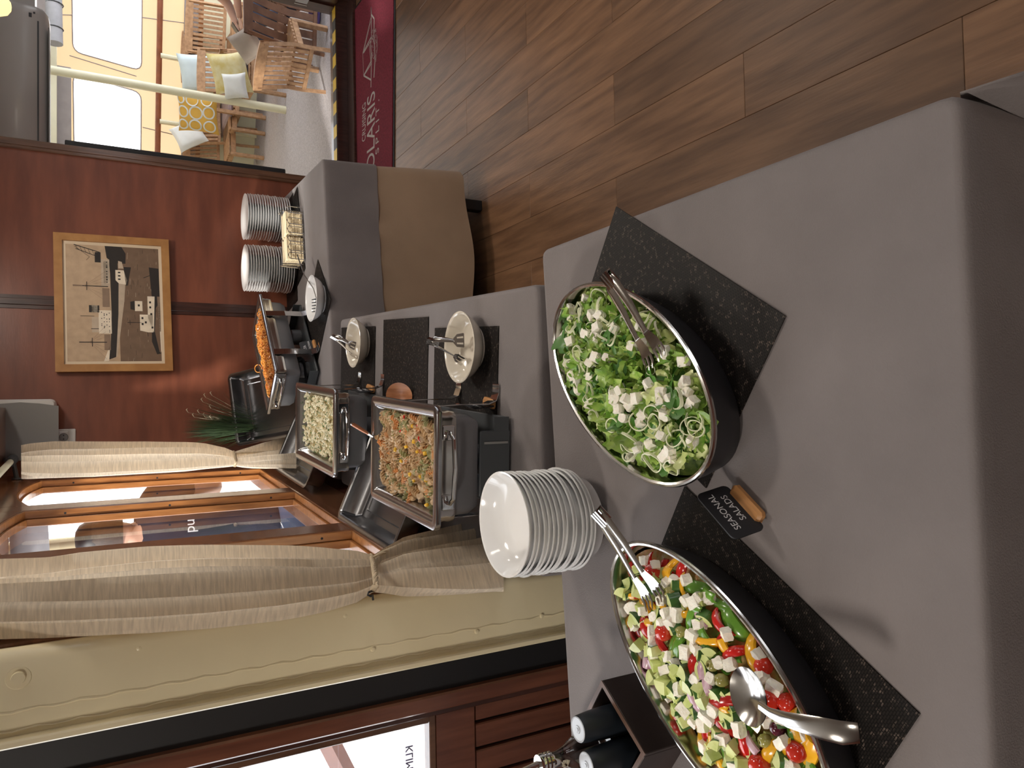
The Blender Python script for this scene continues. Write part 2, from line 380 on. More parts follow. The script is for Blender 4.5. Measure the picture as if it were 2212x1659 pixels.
# ---------------------------------------------------------------- the room
TT = .775                                            # table top
CEIL = 2.32
MBW = T(.53, 3.936, 0) @ R(math.atan(.107))          # frame of the back wall: x along it, y away from the room
MLW = T(-.26, 3.85, 0) @ R(math.atan2(1, .06))       # frame of the left wall: x along it (towards back), y outwards
_m = MB(); _m.box(-.40, 4.4, -2.6, 5.42, -.06, -.004); _m.box(-3.2, -.40, -2.6, 1.68, -.06, -.004); floor = _m.build('floor', M_BLACK); struct(floor)
pm = {}
def plank_mesh(l):
    k = round(l, 2)
    if k not in pm: pm[k] = MB().box(-.0934, .0934, -l / 2 + .0005, l / 2 - .0005, -.008, 0, b=.0012).mesh('plank', M_PLANK)
    return pm[k]
PW, PL_ = .1877, 1.218
for k in range(-9, 18):
    x0 = .623 + k * PW; y = (2.106 if k % 2 == 0 else 2.715) - PL_ * 3
    if x0 > 3.5: continue
    ymax = 1.66 if x0 < -.45 else 5.27
    while y < ymax - .1:
        a, b = max(y, -.6), min(y + PL_, ymax)
        if b - a > .2:
            p = obj('plank', plank_mesh(b - a), floor); p.location = (x0 + PW / 2, (a + b) / 2, 0)
        y += PL_
_m = MB(); _m.box(-.44, 4.4, -2.6, 5.42, CEIL, CEIL + .05); _m.box(-3.3, -.44, -2.6, 1.68, CEIL, CEIL + .05); ceiling = struct(_m.build('ceiling', M_CEIL))
# back wall: two veneer panels, a dark strip between, brown corner post and black edge
wb = struct(MB().box(-.86, .74, .02, .1, 0, CEIL, MBW).build('wall_back', M_TRIM))
MB().box(-.86, -.047, 0, .02, 0, CEIL, MBW).build('veneer_panel', M_MAHOG, wb)
MB().box(.017, .70, 0, .02, 0, CEIL, MBW).build('veneer_panel', M_MAHOG, wb)
m = MB(); m.box(-.046, .016, -.004, .02, 0, CEIL, MBW); m.box(-.03, 0, -.009, -.004, 0, CEIL, MBW, b=.002); m.build('cover_strip', M_TRIM, wb)
m = MB(); m.box(.70, .748, -.012, .1, 0, CEIL, MBW, b=.004); m.box(.715, .722, -.016, -.012, 0, CEIL, MBW); m.build('corner_post', M_JAMB, wb)
MB().box(.749, .785, .02, .05, .745, 1.765, MBW, b=.003).build('edge_guard', M_BLACK, wb)
sw = struct(MB().box(1.2, 1.27, 4.08, 5.27, 0, CEIL).build('wall_inner', M_MAHOG))
# soffit at the back left corner, above the heater
so = struct(MB().box(-.6, .06, -.42, -.0, 1.972, CEIL, T(-.02, 3.9, 0)).build('trim_1', M_SILL))
# outer wall with the doorway to the deck
wo = struct(MB().box(1.27, 3.03, 5.27, 5.42, 1.97, CEIL).build('wall_outer', M_WHITEPL))
MB().box(3.02, 4.4, 5.27, 5.42, 0, CEIL).build('door_side_panel', M_TRIM, wo)
m = MB(); m.box(2.985, 3.06, 5.22, 5.45, .1, 1.97, b=.006); m.box(2.97, 2.985, 5.30, 5.4, .1, 1.97); m.build('door_jamb', M_TRIM, wo)
m = MB(); m.box(2.967, 2.974, 5.24, 5.36, .30, .39, b=.002); m.tube([(2.968, 5.36, .30), (2.968, 5.36, .39)], .008); m.build('hinge', M_BRUSH, wo)
co = struct(MB().box(1.27, 3.03, 5.275, 5.43, 0, .112, b=.006).build('trim_2', M_TRIM))
MB().box(1.27, 3.0, 5.13, 5.275, 0, .03, b=.004).build('step_board', M_TRIM, co)
m = MB(); n = 0; x = 1.30
while x < 2.95:
    m.m = n % 2; m.box(x, x + .088, 5.28, 5.36, .112, .1135); x += .088; n += 1
m.build('hazard_tape', [M_YEL, M_BLACK], co, 0)
# the walls outside the frame, with window openings
wr = MB()
wr.box(4.3, 4.4, -2.6, 5.42, 0, 1.2); wr.box(4.3, 4.4, -2.6, 5.42, 1.85, CEIL)
for y in (-2.6, -.8, 1.0, 2.8, 4.6): wr.box(4.3, 4.4, y, y + .8, 1.2, 1.85)
struct(wr.build('wall_right', M_MAHOG))
struct(MB().box(-3.2, 4.4, -2.7, -2.6, 0, CEIL).build('wall_front', M_MAHOG))
struct(MB().box(-3.3, -3.2, -2.6, 1.66, 0, CEIL).build('wall_far', M_MAHOG))

# left wall with three windows
wl = struct(MB().box(-2.30, .1, 0, .1, -.05, .80, MLW).build('wall_left', M_MAHOG))
WIN = [(-.824, -.196), (-1.571, -.927), (-2.27, -1.681)]
ZS, ZT, RISE = .955, 1.838, .052
m = MB(); m.box(-2.30, .1, -.006, .1, .80, ZS, MLW, b=.004); m.build('sill_board', M_SILL, wl)
for a, b in ((-.196, .1), (-.927, -.824), (-1.681, -1.571), (-2.30, -2.27)):
    MB().box(a, b, -.006, .05, ZS, CEIL, MLW, b=.003).build('window_stile', M_SILL, wl)
def arch(t, a, b): u = (2 * t - a - b) / (b - a); return ZT + RISE * (1 - u * u)
for a, b in WIN:
    m = MB()
    for k in range(12):
        t0, t1 = a + (b - a) * k / 12, a + (b - a) * (k + 1) / 12; z0, z1 = arch(t0, a, b), arch(t1, a, b)
        m.add([(t0, -.006, z0), (t1, -.006, z1), (t1, -.006, CEIL), (t0, -.006, CEIL), (t0, .05, z0), (t1, .05, z1), (t1, .05, CEIL), (t0, .05, CEIL)],
              [(0, 1, 2, 3), (7, 6, 5, 4), (0, 4, 5, 1)], MLW)
    m.build('head_board', M_SILL, wl, 0)
for i, (a, b) in enumerate(WIN):
    w = thing('window_%d' % (i + 1), '', ''); del w['label']; del w['category']; struct(w)
    for t, sgn in ((a, 1), (b, -1)):
        for d, (y0, y1, off) in enumerate(((-.004, .021, .007), (.022, .046, .014))):
            x0, x1 = sorted((t, t + sgn * off)); x0 -= .001
            o = MB().box(x0, x1, y0, y1, ZS, ZT + .012, MLW, b=.0015).build('jamb_board', M_FRAME, w)
        m = MB()
        for z in (1.05, 1.4, 1.72):
            m.tube([MLW @ Vector((t + sgn * .007, .010, z)), MLW @ Vector((t + sgn * .0082, .010, z))], .004, 8)
        m.build('screw', M_BLACK, w)
    for d, (y0, y1, off) in enumerate(((-.004, .021, .007), (.022, .046, .015))):
        MB().box(a + .01, b - .01, y0, y1, ZS - .001, ZS + off, MLW, b=.0015).build('sill_strip', M_FRAME, w)
        m = MB()
        for k in range(14):
            t0, t1 = a + (b - a) * k / 14, a + (b - a) * (k + 1) / 14; z0, z1 = arch(t0, a, b), arch(t1, a, b)
            m.add([(t0, y0, z0 + .004), (t1, y0, z1 + .004), (t1, y0, z1 - off), (t0, y0, z0 - off), (t0, y1, z0 + .004), (t1, y1, z1 + .004), (t1, y1, z1 - off), (t0, y1, z0 - off)],
                  [(0, 3, 2, 1), (3, 7, 6, 2), (4, 5, 6, 7)], MLW)
        m.build('head_strip', M_FRAME, w, 30)
    pts = [(a, .045, ZS), (b, .045, ZS)] + [(b + (a - b) * k / 14, .045, arch(b + (a - b) * k / 14, a, b)) for k in range(15)]
    m = MB(); m.add(pts, [tuple(range(len(pts)))], MLW); m.build('pane', M_PANE, w, 0)

# wall facing the camera at the left, cream steel column and the door with the slatted panel
YD = 1.62
P = lambda x, y, yy=YD: at_y(x, y, yy)
col = thing('steel_column', 'thick cream painted steel column between the curtained window and the wooden door', 'column', (-.46, 1.5, 0))
prof = [(-.078, .0), (.052, -.006), (.066, .002), (.072, .012), (.068, .03), (.03, .2), (-.07, .2), (-.078, .19)]
m = MB(); m.loft([[(x, y, z) for x, y in prof] for z in (0, .6, 1.2, 1.8, CEIL)], True, True); m.build('shaft', M_CREAM, col, 60)
m = MB(); m.box(-.0845, -.071, -.022, .15, 0, CEIL, b=.003); m.build('flange', M_CREAM, col)
m = MB()
for x0, w_ in ((-.03, .0028), (-.062, .002)):
    pts = [(x0 + .002 * math.sin(k * 1.9), -.0018 - .004 * 0, .3 + k * .02) for k in range(100)]
    m.tube(pts, [w_ * (.6 + .5 * random.random()) for _ in pts], 6)
m.build('weld_bead', M_CREAM, col)
m = MB()
pb = at_y(40, 1463, 1.497) - Vector((-.46, 1.5, 0))
m.lathe([(.0, .008), (.010, .008), (.011, .003), (.018, .003), (.021, 0)], 20, T(*pb) @ R(PI / 2, 'X')); m.build('bolt', M_CREAM, col)
m = MB()
for px in ((300, 1400), (745, 1330), (1030, 1364), (806, 1402), (1170, 1330)):
    q = at_y(px[0], px[1], 1.497) - Vector((-.46, 1.5, 0)); m.lathe([(0, .004), (.004, .003), (.006, 0)], 10, T(*q) @ R(PI / 2, 'X'))
m.build('paint_blister', M_CREAM, col)
xs = {k: P(940, y).x for k, y in (('b0', 1452), ('b1', 1490), ('f1', 1514))}
wlf = struct(MB().box(-3.2, -2.2, YD, YD + .06, 0, CEIL).build('wall_side', M_DOOR))
MB().box(xs['b1'], -.37, YD - .01, YD + .05, 0, CEIL).build('dark_post', M_BLACK, wlf)
dr = thing('door_1', '', ''); del dr['label']; del dr['category']; struct(dr)
zr0, zr1, zr2 = P(1027, 1560).z, P(940, 1560).z, P(1027, 1560).z
xl = xs['b1'] - .86
m = MB(); m.box(xs['f1'] - .012, xs['b1'], YD - .03, YD + .03, 0, CEIL, b=.004); m.build('door_casing', M_DOOR, dr)
m = MB(); m.box(xs['f1'] - .03, xs['f1'] - .013, YD - .012, YD + .03, 0, CEIL, b=.003); m.build('door_stile', M_TRIM, dr)
MB().box(xl, xs['f1'] - .03, YD, YD + .04, zr0, zr1, b=.003).build('middle_rail', M_DOOR, dr)
MB().box(xl - .1, xl, YD, YD + .04, 0, CEIL, b=.003).build('door_stile', M_DOOR, dr)
m = MB(); m.box(xl, xs['f1'] - .03, YD - .004, YD + .03, zr1, zr1 + .016, b=.002); m.box(xs['f1'] - .046, xs['f1'] - .03, YD - .004, YD + .03, zr1 + .016, CEIL, b=.002); m.build('glazing_bead', M_JAMB, dr)
xg = [P(1100, y).x for y in (1489.6, 1546.6, 1604, 1661)]
wd = xg[0] - xg[1]
for k in range(11):
    x1 = xg[0] + wd - k * wd
    if x1 - wd < xl: break
    x1c = min(x1 - .004, xs['f1'] - .035)
    MB().box(x1 - wd + .004, x1c, YD + .008, YD + .025, 0, zr0 - .002, b=.003).build('slat', M_DOOR, dr)
MB().box(xl, xs['f1'] - .03, YD + .025, YD + .04, 0, zr0).build('door_backing', M_BLACK, dr)
m = MB(); m.add([(xl, YD + .02, zr1), (xs['f1'] - .03, YD + .02, zr1), (xs['f1'] - .03, YD + .02, CEIL), (xl, YD + .02, CEIL)], [(0, 1, 2, 3)]); m.build('pane', M_PANE, dr, 0)
# sticker on the outside of the door glass: its lettering reads mirrored from inside
p0 = P(870, 1609, YD + .024); p1 = P(900, 1700, YD + .024)
st = thing('door_sticker', 'white door glass sticker with mirrored dark capital letters', 'sticker', (p1.x, YD + .024, (p0.z + p1.z) / 2))
hgt = (p0.z - p1.z) * 1.0; wid = (p0.x - p1.x) * 2
MB().box(-wid / 2, wid / 2, 0, .0006, -hgt / 2, hgt / 2).build('sticker_sheet', add_transl(mat('sticker_white', (.95, .95, .95), .6), .7), st, 0)
lt = text_mesh('lettering', 'KLIMA', hgt * .80, mat('sticker_ink', (.05, .03, .10), .6), st, T(0, -.0012, 0) @ R(PI / 2, 'X'), mirror=True)
lt.data.transform(T(wid / 2 - .006 - max(v.co.x for v in lt.data.vertices), 0, 0))

# ---------------------------------------------------------------- tables and cloths
def outline(poly, rad, step=.015):
    out = []; n = len(poly)
    for i in range(n):
        a, b, c = Vector(poly[i - 1]), Vector(poly[i]), Vector(poly[(i + 1) % n])
        u, w = (a - b).normalized(), (c - b).normalized(); p, q = b + u * rad, b + w * rad
        for k in range(6):
            t = k / 5; out.append((p.lerp(b, t)).lerp(b.lerp(q, t), t))
    res = []
    for i in range(len(out)):
        a, b = out[i], out[(i + 1) % len(out)]; k = max(1, int((b - a).length / step))
        res += [a.lerp(b, j / k) for j in range(k)]
    return res
def cloth(name, m, poly, ztop, drop, label, flare=.02, wave=.006, wl=.16, rad=.025, seed=0, group=None, lift=None, top=True, hemw=.002):
    pts = outline(poly, rad); n = len(pts); nor = []; s = [0]
    for i in range(n):
        d = (pts[(i + 1) % n] - pts[i - 1]).normalized(); nor.append(Vector((d.y, -d.x))); s.append(s[-1] + (pts[(i + 1) % n] - pts[i]).length)
    prof = [(-.012, 0), (-.006, .0006), (-.002, .004), (0, .010)] + [(None, t) for t in (.03, .06, .1, .15, .2, .26, .33, .4, .5, .6, .7)]
    loops = []
    for off, d in prof:
        if off is None and d >= drop: d = drop
        lp = []
        for i in range(n):
            if off is None:
                f = d / max(drop, .2); o = flare * f + wave * f * (math.sin(s[i] / wl * 2 * PI + seed) + .6 * math.sin(s[i] / wl * 3.7 + seed * 2 + d * 3))
            else: o = off
            p = pts[i] + nor[i] * o; lp.append((p.x, p.y, ztop - d + (hemw * math.sin(s[i] * 9 + seed) * f if (off is None and d >= drop) else 0)))
        loops.append(lp)
        if off is None and d >= drop: break
    b = MB(); b.loft(loops)
    if top:                                          # gently uneven top
        c = sum((Vector(p) for p in pts), Vector((0, 0))) / n
        rings = []
        for t in (1, .97, .9, .75, .5, .25):
            rings.append([(c.x + (loops[0][i][0] - c.x) * t, c.y + (loops[0][i][1] - c.y) * t,
                           ztop + (0 if t == 1 else .0012 * noise.noise((loops[0][i][0] * 5 * t, loops[0][i][1] * 5 * t, seed)))) for i in range(n)])
        b.loft(list(reversed(rings)), True, False)
    me = b.mesh(name, m, 50)
    o = obj(name, me); tag(o, label, 'tablecloth', group); return o
def table(poly, ztop, label):
    c = sum((Vector(p) for p in poly), Vector((0, 0))) / len(poly)
    t = thing('buffet_table', label, 'table', (c.x, c.y, 0))
    q = [((Vector(p) - c) * .97) for p in poly]
    b = MB(); b.loft([[(p.x, p.y, z) for p in q] for z in (ztop - .03, ztop - .004)], True, True); b.build('tabletop', M_TRIM, t)
    for p in q:
        k = p * .86; MB().box(k.x - .025, k.x + .025, k.y - .025, k.y + .025, 0, ztop - .03, b=.003).build('leg', M_BLACK, t)
    return t
NEAR = [(-1.12, .45), (.339, .462), (.337, 1.358), (-1.12, 1.255)]
MID = [(-.372, 1.375), (.267, 1.375), (.364, 2.915), (-.292, 2.935)]
BACK = [(-.285, 2.99), (.196, 3.048), (1.093, 3.153), (1.128, 3.955), (-.215, 3.835)]
table(NEAR, TT, 'table in the foreground under the salad dishes, hidden by its grey cloth')
table(MID, TT, 'table by the windows under the two pasta dishes, hidden by its grey cloth')
table(BACK, TT, 'table against the picture wall carrying the plate stacks, hidden by two cloths')
cn = cloth('tablecloth', M_CLOTH, NEAR, TT, .4, 'grey cloth covering the foreground table with the two oval salad dishes', flare=.012, wave=.004, seed=1)
cloth('tablecloth', M_CLOTH, MID, TT, .26, 'grey cloth covering the table by the windows', flare=.01, wave=.003, seed=3)
cloth('tablecloth', M_CLOTH, BACK, TT, .235, 'grey upper cloth hanging a short way down the table by the picture wall', flare=.012, wave=.003, seed=5, rad=.03)
cloth('tablecloth', M_BEIGE, [tuple((Vector(p) - Vector((.43, 3.5))) * .975 + Vector((.43, 3.5))) for p in BACK], TT - .006, .655, 'long beige under cloth reaching almost to the floor', flare=.05, wave=.009, wl=.5, seed=2, rad=.03, top=False, hemw=.010)
m = MB()                                             # corner pleat of the near cloth
m.add([(.341, .47, TT - .012), (.352, .40, TT - .05), (.40, .36, TT - .33), (.372, .50, TT - .33), (.346, .49, TT - .05)], [(0, 1, 2), (0, 2, 3), (0, 3, 4)])
m.add([(.339, .464, TT - .012), (.30, .452, TT - .33), (.39, .37, TT - .33), (.35, .41, TT - .06)], [(0, 1, 2), (0, 2, 3)])
o = m.build('corner_pleat', M_CLOTH, cn, 60)
sol = o.modifiers.new('s', 'SOLIDIFY'); sol.thickness = .002

# ---------------------------------------------------------------- placemats
def mat_mesh(w=.30, l=.45, curl=0.0):
    b = MB(); fn = lambda u, v, z: ((u - .5) * w, (v - .5) * l, z + curl * max(0, (u - .5) * 2) ** 3 * max(0, (v - .5) * 2) ** 3)
    b.grid(8, 12, lambda u, v: fn(u, v, .0016)); b.grid(8, 12, lambda u, v: fn(1 - u, v, .0))
    return b.mesh('placemat', M_WEAVE, 0)
MATM = mat_mesh()
def placemat(c, ang, label, me=MATM, sx=1, sy=1, dz=0):
    o = obj('placemat', me); o.location = (c[0], c[1], TT + .0012 + dz); o.rotation_euler = (0, 0, ang); o.scale = (sx, sy, 1)
    return tag(o, label, 'placemat', 'dark woven placemats')
# near mats: long side from the corner pixels
a, b = Vector((.363, 1.083)), Vector((.118, .709)); d = (b - a).normalized(); nn = Vector((-d.y, d.x)) * -1
if nn.x > 0: nn = -nn
c = (a + b) / 2 + nn * .15; placemat(c, math.atan2(d.y, d.x) - PI / 2 + PI, 'dark woven placemat under the leafy feta salad, one corner over the table edge', mat_mesh(curl=.0))
a, b = Vector((-.138, .915)), Vector((-.360, .541)); d = (b - a).normalized(); nn = Vector((-d.y, d.x)) * -1
if nn.x > 0: nn = -nn
c = (a + b) / 2 + nn * .15; placemat(c, math.atan2(d.y, d.x) - PI / 2 + PI, 'dark woven placemat under the chopped vegetable salad with the spoon')
ang = math.atan2(1.944 - 1.558, .227 - .192) - PI / 2
placemat((.062, 1.763), ang, 'dark woven placemat on the window table, nearest the foreground table', sy=.39 / .45)
placemat((.135, 2.20), ang, 'dark woven placemat on the window table, bare, between two bowls', sy=.395 / .45)
placemat((.160, 2.695), ang, 'dark woven placemat on the window table, farthest from the camera', sy=.42 / .45)
placemat((.845, 3.66), .32, 'dark woven placemat by the doorway end of the picture wall table', sx=1.5, sy=.5, dz=.0008)
placemat((.80, 3.80), .13, 'dark woven placemat under the two plate stacks', sx=1.85, sy=.52)
bm3 = Vector((.33, 3.092)); placemat((.405, 3.30), math.radians(45.5), 'dark woven placemat set askew under the pasta fork bowl', sx=.98, sy=1.0, dz=.0006)

# ---------------------------------------------------------------- crockery
def bowl_prof(r, h, foot, th=.004, zf=.006):
    out = [(foot - .006, .002), (foot, 0), (foot + .001, zf)]
    for t in (.15, .35, .55, .75, .92): out.append((foot + (r - foot) * t ** .8, zf + (h - zf) * t ** 1.6))
    out += [(r - .001, h - .003), (r, h - .001), (r - .002, h)]
    inn = [(r - .006, h - .002)]
    for t in (.9, .7, .5, .3, .15): inn.append((foot + (r - foot - .006) * t ** .8, zf + th + (h - zf - th) * t ** 1.6))
    inn += [(foot * .6, zf + th - .002), (0, zf + th - .002)]
    return [(foot - .008, .003)] + out + inn
def soup_prof(r, h):                                 # deep plate with a plain upright wall and a narrow rim
    return [(.0, .004), (r * .5, .004), (r * .52, 0), (r * .55, .001), (r * .60, .006), (r * .82, .016), (r * .93, h - .010), (r * .985, h - .004), (r, h - .002), (r * .998, h),
            (r * .96, h - .001), (r * .90, h - .009), (r * .84, h - .020), (r * .74, h - .033), (r * .58, .009), (r * .5, .0078), (0, .0072)]
b = MB(); b.lathe(soup_prof(.0965, .048), 48); PLN = b.mesh('soup_plate', M_PORC)
nP = 15
ORD = 'first second third fourth fifth sixth seventh eighth ninth tenth eleventh twelfth thirteenth fourteenth fifteenth sixteenth seventeenth eighteenth nineteenth twentieth'.split()
for i in range(nP):
    o = obj('soup_plate', PLN); o.location = (-.216 + random.uniform(-.0025, .0025), 1.205 + random.uniform(-.0025, .0025), TT + .0008 + i * .0099)
    o.rotation_euler = (random.uniform(-.006, .006), random.uniform(-.006, .006), random.random() * 6)
    if i < nP - 1: tag(o, ORD[nP - 1 - i] + ' deep white plate from the top of the foreground stack', 'plate', 'stacked deep plates by the near curtain')
    else: tag(o, 'topmost deep white plate of the stack in front of the near curtain', 'plate', 'stacked deep plates by the near curtain')
b = MB(); b.lathe([(.0, .003), (.062, .003), (.064, 0), (.068, .002), (.078, .008), (.106, .018), (.112, .0195), (.1125, .021), (.106, .0215), (.079, .012), (.07, .007), (0, .006)], 48); PLB = b.mesh('dinner_plate', M_PORC)
for (x, y, n, side) in ((.965, 3.79, 18, 'nearer the doorway'), (.698, 3.72, 19, 'nearer the pasta dish')):
    for i in range(n):
        o = obj('dinner_plate', PLB); o.location = (x + random.uniform(-.002, .002), y + random.uniform(-.002, .002), TT + .003 + i * .0117)
        o.rotation_euler = (0, 0, random.random() * 6)
        if i < n - 1: tag(o, ORD[n - 1 - i] + ' white dinner plate from the top of the stack %s' % side, 'plate', 'dinner plates in the stack ' + side)
        else: tag(o, 'top dinner plate of the stack %s against the red wall' % side, 'plate', 'dinner plates in the stack ' + side)
def bowl(loc, r, h, label, m=M_BOWL):
    b = MB(); b.lathe(bowl_prof(r, h, r * .60), 48); o = b.build('bowl', m); o.location = loc
    return tag(o, label, 'bowl')
bowl((.152, 1.683, TT + .003), .0905, .047, 'cream bowl holding serving tongs on the nearest window table placemat')
bowl((.241, 2.585, TT + .003), .0895, .047, 'cream bowl holding serving tongs on the farthest window table placemat')
bowl((.482, 3.172, TT + .004), .100, .050, 'white bowl with the pasta fork on the picture wall table', M_PORC)

# ---------------------------------------------------------------- serving tools
def tongs(p_h, p1, p2, label, head='slot', scale=1.0):
    p_h, p1, p2 = Vector(p_h), Vector(p1), Vector(p2)
    t = thing('serving_tongs', label, 'tongs', p_h); z = Vector((0, 0, 1))
    for s, pe in ((1, p1), (-1, p2)):
        d = pe - p_h; L = d.length; d.normalize(); sd = d.cross(z).normalized() * s
        b = MB(); q = lambda f, o=0, u=0: d * (L * f) + sd * o + z * u
        b.tube([q(.02, .002, .004), q(.12, .006, .004), q(.35, .004), q(.6, .001), q(.68)], [.0085, .0095, .008, .006, .0055], 8, flat=.36, up=z)
        b.build('arm', M_STEEL, t)
        b = MB(); up = d.cross(sd).normalized()
        if head == 'slot':
            for o0, o1 in ((-.016, -.009), (-.005, .005), (.009, .016)):
                b.add([q(.76) + sd * o0 - up * .001, q(.76) + sd * o1 - up * .001, q(.98) + sd * o1 * 1.15 - up * .001, q(.98) + sd * o0 * 1.15 - up * .001,
                       q(.76) + sd * o0 + up * .001, q(.76) + sd * o1 + up * .001, q(.98) + sd * o1 * 1.15 + up * .001, q(.98) + sd * o0 * 1.15 + up * .001],
                      [(0, 1, 2, 3), (7, 6, 5, 4), (0, 4, 5, 1), (2, 6, 7, 3), (1, 5, 6, 2), (3, 7, 4, 0)])
            for f0, f1, w0, w1 in ((.66, .77, .006, .016), (.97, 1.0, .0185, .016)):
                b.add([q(f0) - sd * w0, q(f0) + sd * w0, q(f1) + sd * w1, q(f1) - sd * w1, q(f0) - sd * w0 + up * .0015, q(f0) + sd * w0 + up * .0015, q(f1) + sd * w1 + up * .0015, q(f1) - sd * w1 + up * .0015],
                      [(3, 2, 1, 0), (4, 5, 6, 7), (0, 1, 5, 4), (2, 3, 7, 6)])
        else:                                        # fork shaped end
            b.add([q(.66) - sd * .006, q(.66) + sd * .006, q(.78, .0, -.004) + sd * .010, q(.78, 0, -.004) - sd * .010, q(.86, 0, -.004) + sd * .0115, q(.86, 0, -.004) - sd * .0115],
                  [(0, 1, 2, 3), (3, 2, 4, 5)])
            for o0 in (-.0092, 0, .0092):
                b.tube([q(.85, 0, -.004) + sd * o0, q(.93, 0, -.003) + sd * o0, q(1.0, 0, .002) + sd * o0 * .9], [.0032, .003, .0012], 6, flat=.5)
        b.build('head', M_STEEL, t)
    d = ((p1 + p2) / 2 - p_h).normalized(); sd = d.cross(z).normalized(); b = MB()
    for o0 in (-.006, 0, .006):
        b.tube([d * .02 + z * (.004 + .0) + sd * o0, d * -.004 + z * .012 + sd * o0, d * -.012 + z * .0 + sd * o0, d * .01 - z * .007 + sd * o0], .0032, 6)
    b.build('spring', M_CHROME, t); return t
tongs(at_z(1318, 600, .895), at_z(1405, 800, .868), at_z(1432, 775, .868), 'steel serving tongs resting on the leafy feta salad', 'fork')
tongs(at_z(1300, 1112, .905), at_z(1405, 1318, .868), at_z(1432, 1300, .868), 'steel serving tongs in the chopped vegetable salad', 'fork')
tongs(at_z(935, 738, .875), at_z(1003, 783, .80), at_z(1003, 735, .812), 'slotted tongs in the bowl on the nearest window table placemat')
tongs(at_z(724, 728, .875), at_z(768, 775, .80), at_z(768, 748, .812), 'slotted tongs in the bowl on the farthest window table placemat')
def spoon(p0, p1, p2, label, name='serving_spoon'):
    p0, p1, p2 = Vector(p0), Vector(p1), Vector(p2); t = thing(name, label, 'spoon', p0)
    d = (p1 - p0).normalized(); z = Vector((0, 0, 1)); s = z.cross(d).normalized(); up = d.cross(s)
    L = (p1 - p0).length; b = MB()
    for sg, off in ((1, 0), (-1, -.0015)):
        b.grid(14, 14, lambda u, v: tuple(d * (L * .05 + (L * .8) * (math.sqrt(max(0, 1 - (2 * u - 1) ** 2 * .5)) * (2 * v - 1))) * 1.0 +
               s * (.036 * math.sqrt(max(0, 1 - (2 * v - 1) ** 2 * .5)) * (2 * u - 1) * sg) +
               up * (-.014 * (1 - (2 * u - 1) ** 2) * (1 - (2 * v - 1) ** 2) + off)))
    b.build('spoon_bowl', M_STEEL, t, 60)
    b = MB(); e = p2 - p0; n1 = p1 - p0; dd = (e - n1)
    b.tube([d * L * .55, n1, n1 + dd * .3 + z * .006, n1 + dd * .75 + z * .004, e, e + dd.normalized() * .012 - z * .012], [.006, .0065, .009, .0125, .013, .011], 8, flat=.22, up=z)
    b.build('handle', M_STEEL, t); return t
spoon(at_z(1612, 1503, .888), at_z(1663, 1540, .893), at_z(1818, 1583, .885), 'steel serving spoon lying across the rim of the chopped vegetable salad')
# pasta fork in the white bowl
pf = thing('pasta_fork', 'pasta fork with long curved handle lying in the white bowl', 'serving fork', (.482, 3.172, TT + .03))
B0 = Vector((.482, 3.172, TT + .03)); b = MB()
h = [Vector((.475, 3.19, TT + .022)), Vector((.53, 3.20, TT + .035)), Vector((.59, 3.235, TT + .064)), Vector((.65, 3.30, TT + .066)), Vector((.70, 3.35, TT + .068))]
b.tube([p - B0 for p in h], [.004, .0035, .004, .0055, .006], 8, flat=.5); b.build('handle', M_BRUSH, pf)
b = MB(); b.tube([(-.045, -.02, -.012), (-.02, -.002, -.016), (.0, .014, -.012)], [.014, .018, .012], 10, flat=.3, up=(0, 0, 1))
b.build('fork_head', M_CHROME, pf)
b = MB()
for k in range(5):
    x = -.05 + k * .013; b.tube([(x, -.006, -.014), (x - .004, .004, .0), (x - .006, .012, .017)], [.004, .0042, .002], 6)
b.build('tine', M_DARKPL, pf)
# copper handled spoon standing in the fusilli
cs = thing('serving_spoon', 'copper handled spoon stuck in the spiral pasta', 'spoon', at_z(820, 952, .965)); b = MB()
a0 = Vector(cs.location); a1 = at_y(762, 916, a0.y + .045) - a0
b.tube([a1 * -.12, a1 * .2, a1 * .45], [.004, .004, .006], 8, flat=.5); b.build('shank', M_STEEL, cs)
b = MB(); b.tube([a1 * .4, a1 * .6, a1 * .97], [.008, .0115, .0125], 10, flat=.4, up=(1, 0, 0)); b.build('handle', M_COPPER, cs)
b = MB(); b.tube([a1 * .96, a1 * 1.02, a1 * 1.05], [.012, .012, .007], 10, flat=.4, up=(1, 0, 0)); b.build('end_cap', M_STEEL, cs)
# round olive wood spoon behind the fusilli pan
ws = thing('wooden_spoon', 'round wooden spoon head showing behind the spiral pasta dish', 'spoon', (.045, 2.14, TT + .004))
b = MB(); b.lathe([(0, 0), (.024, .004), (.036, .014), (.041, .022), (.036, .02), (.022, .009), (0, .006)], 28, R(.95, 'X') @ R(-.2, 'Y') @ T(0, .03, .0)); b.build('spoon_bowl', M_WOODSP, ws)
b = MB(); b.tube([(-.03, .0, .02), (-.1, -.03, .02), (-.2, -.06, .015)], [.007, .006, .008], 8); b.build('handle', M_WOODSP, ws)

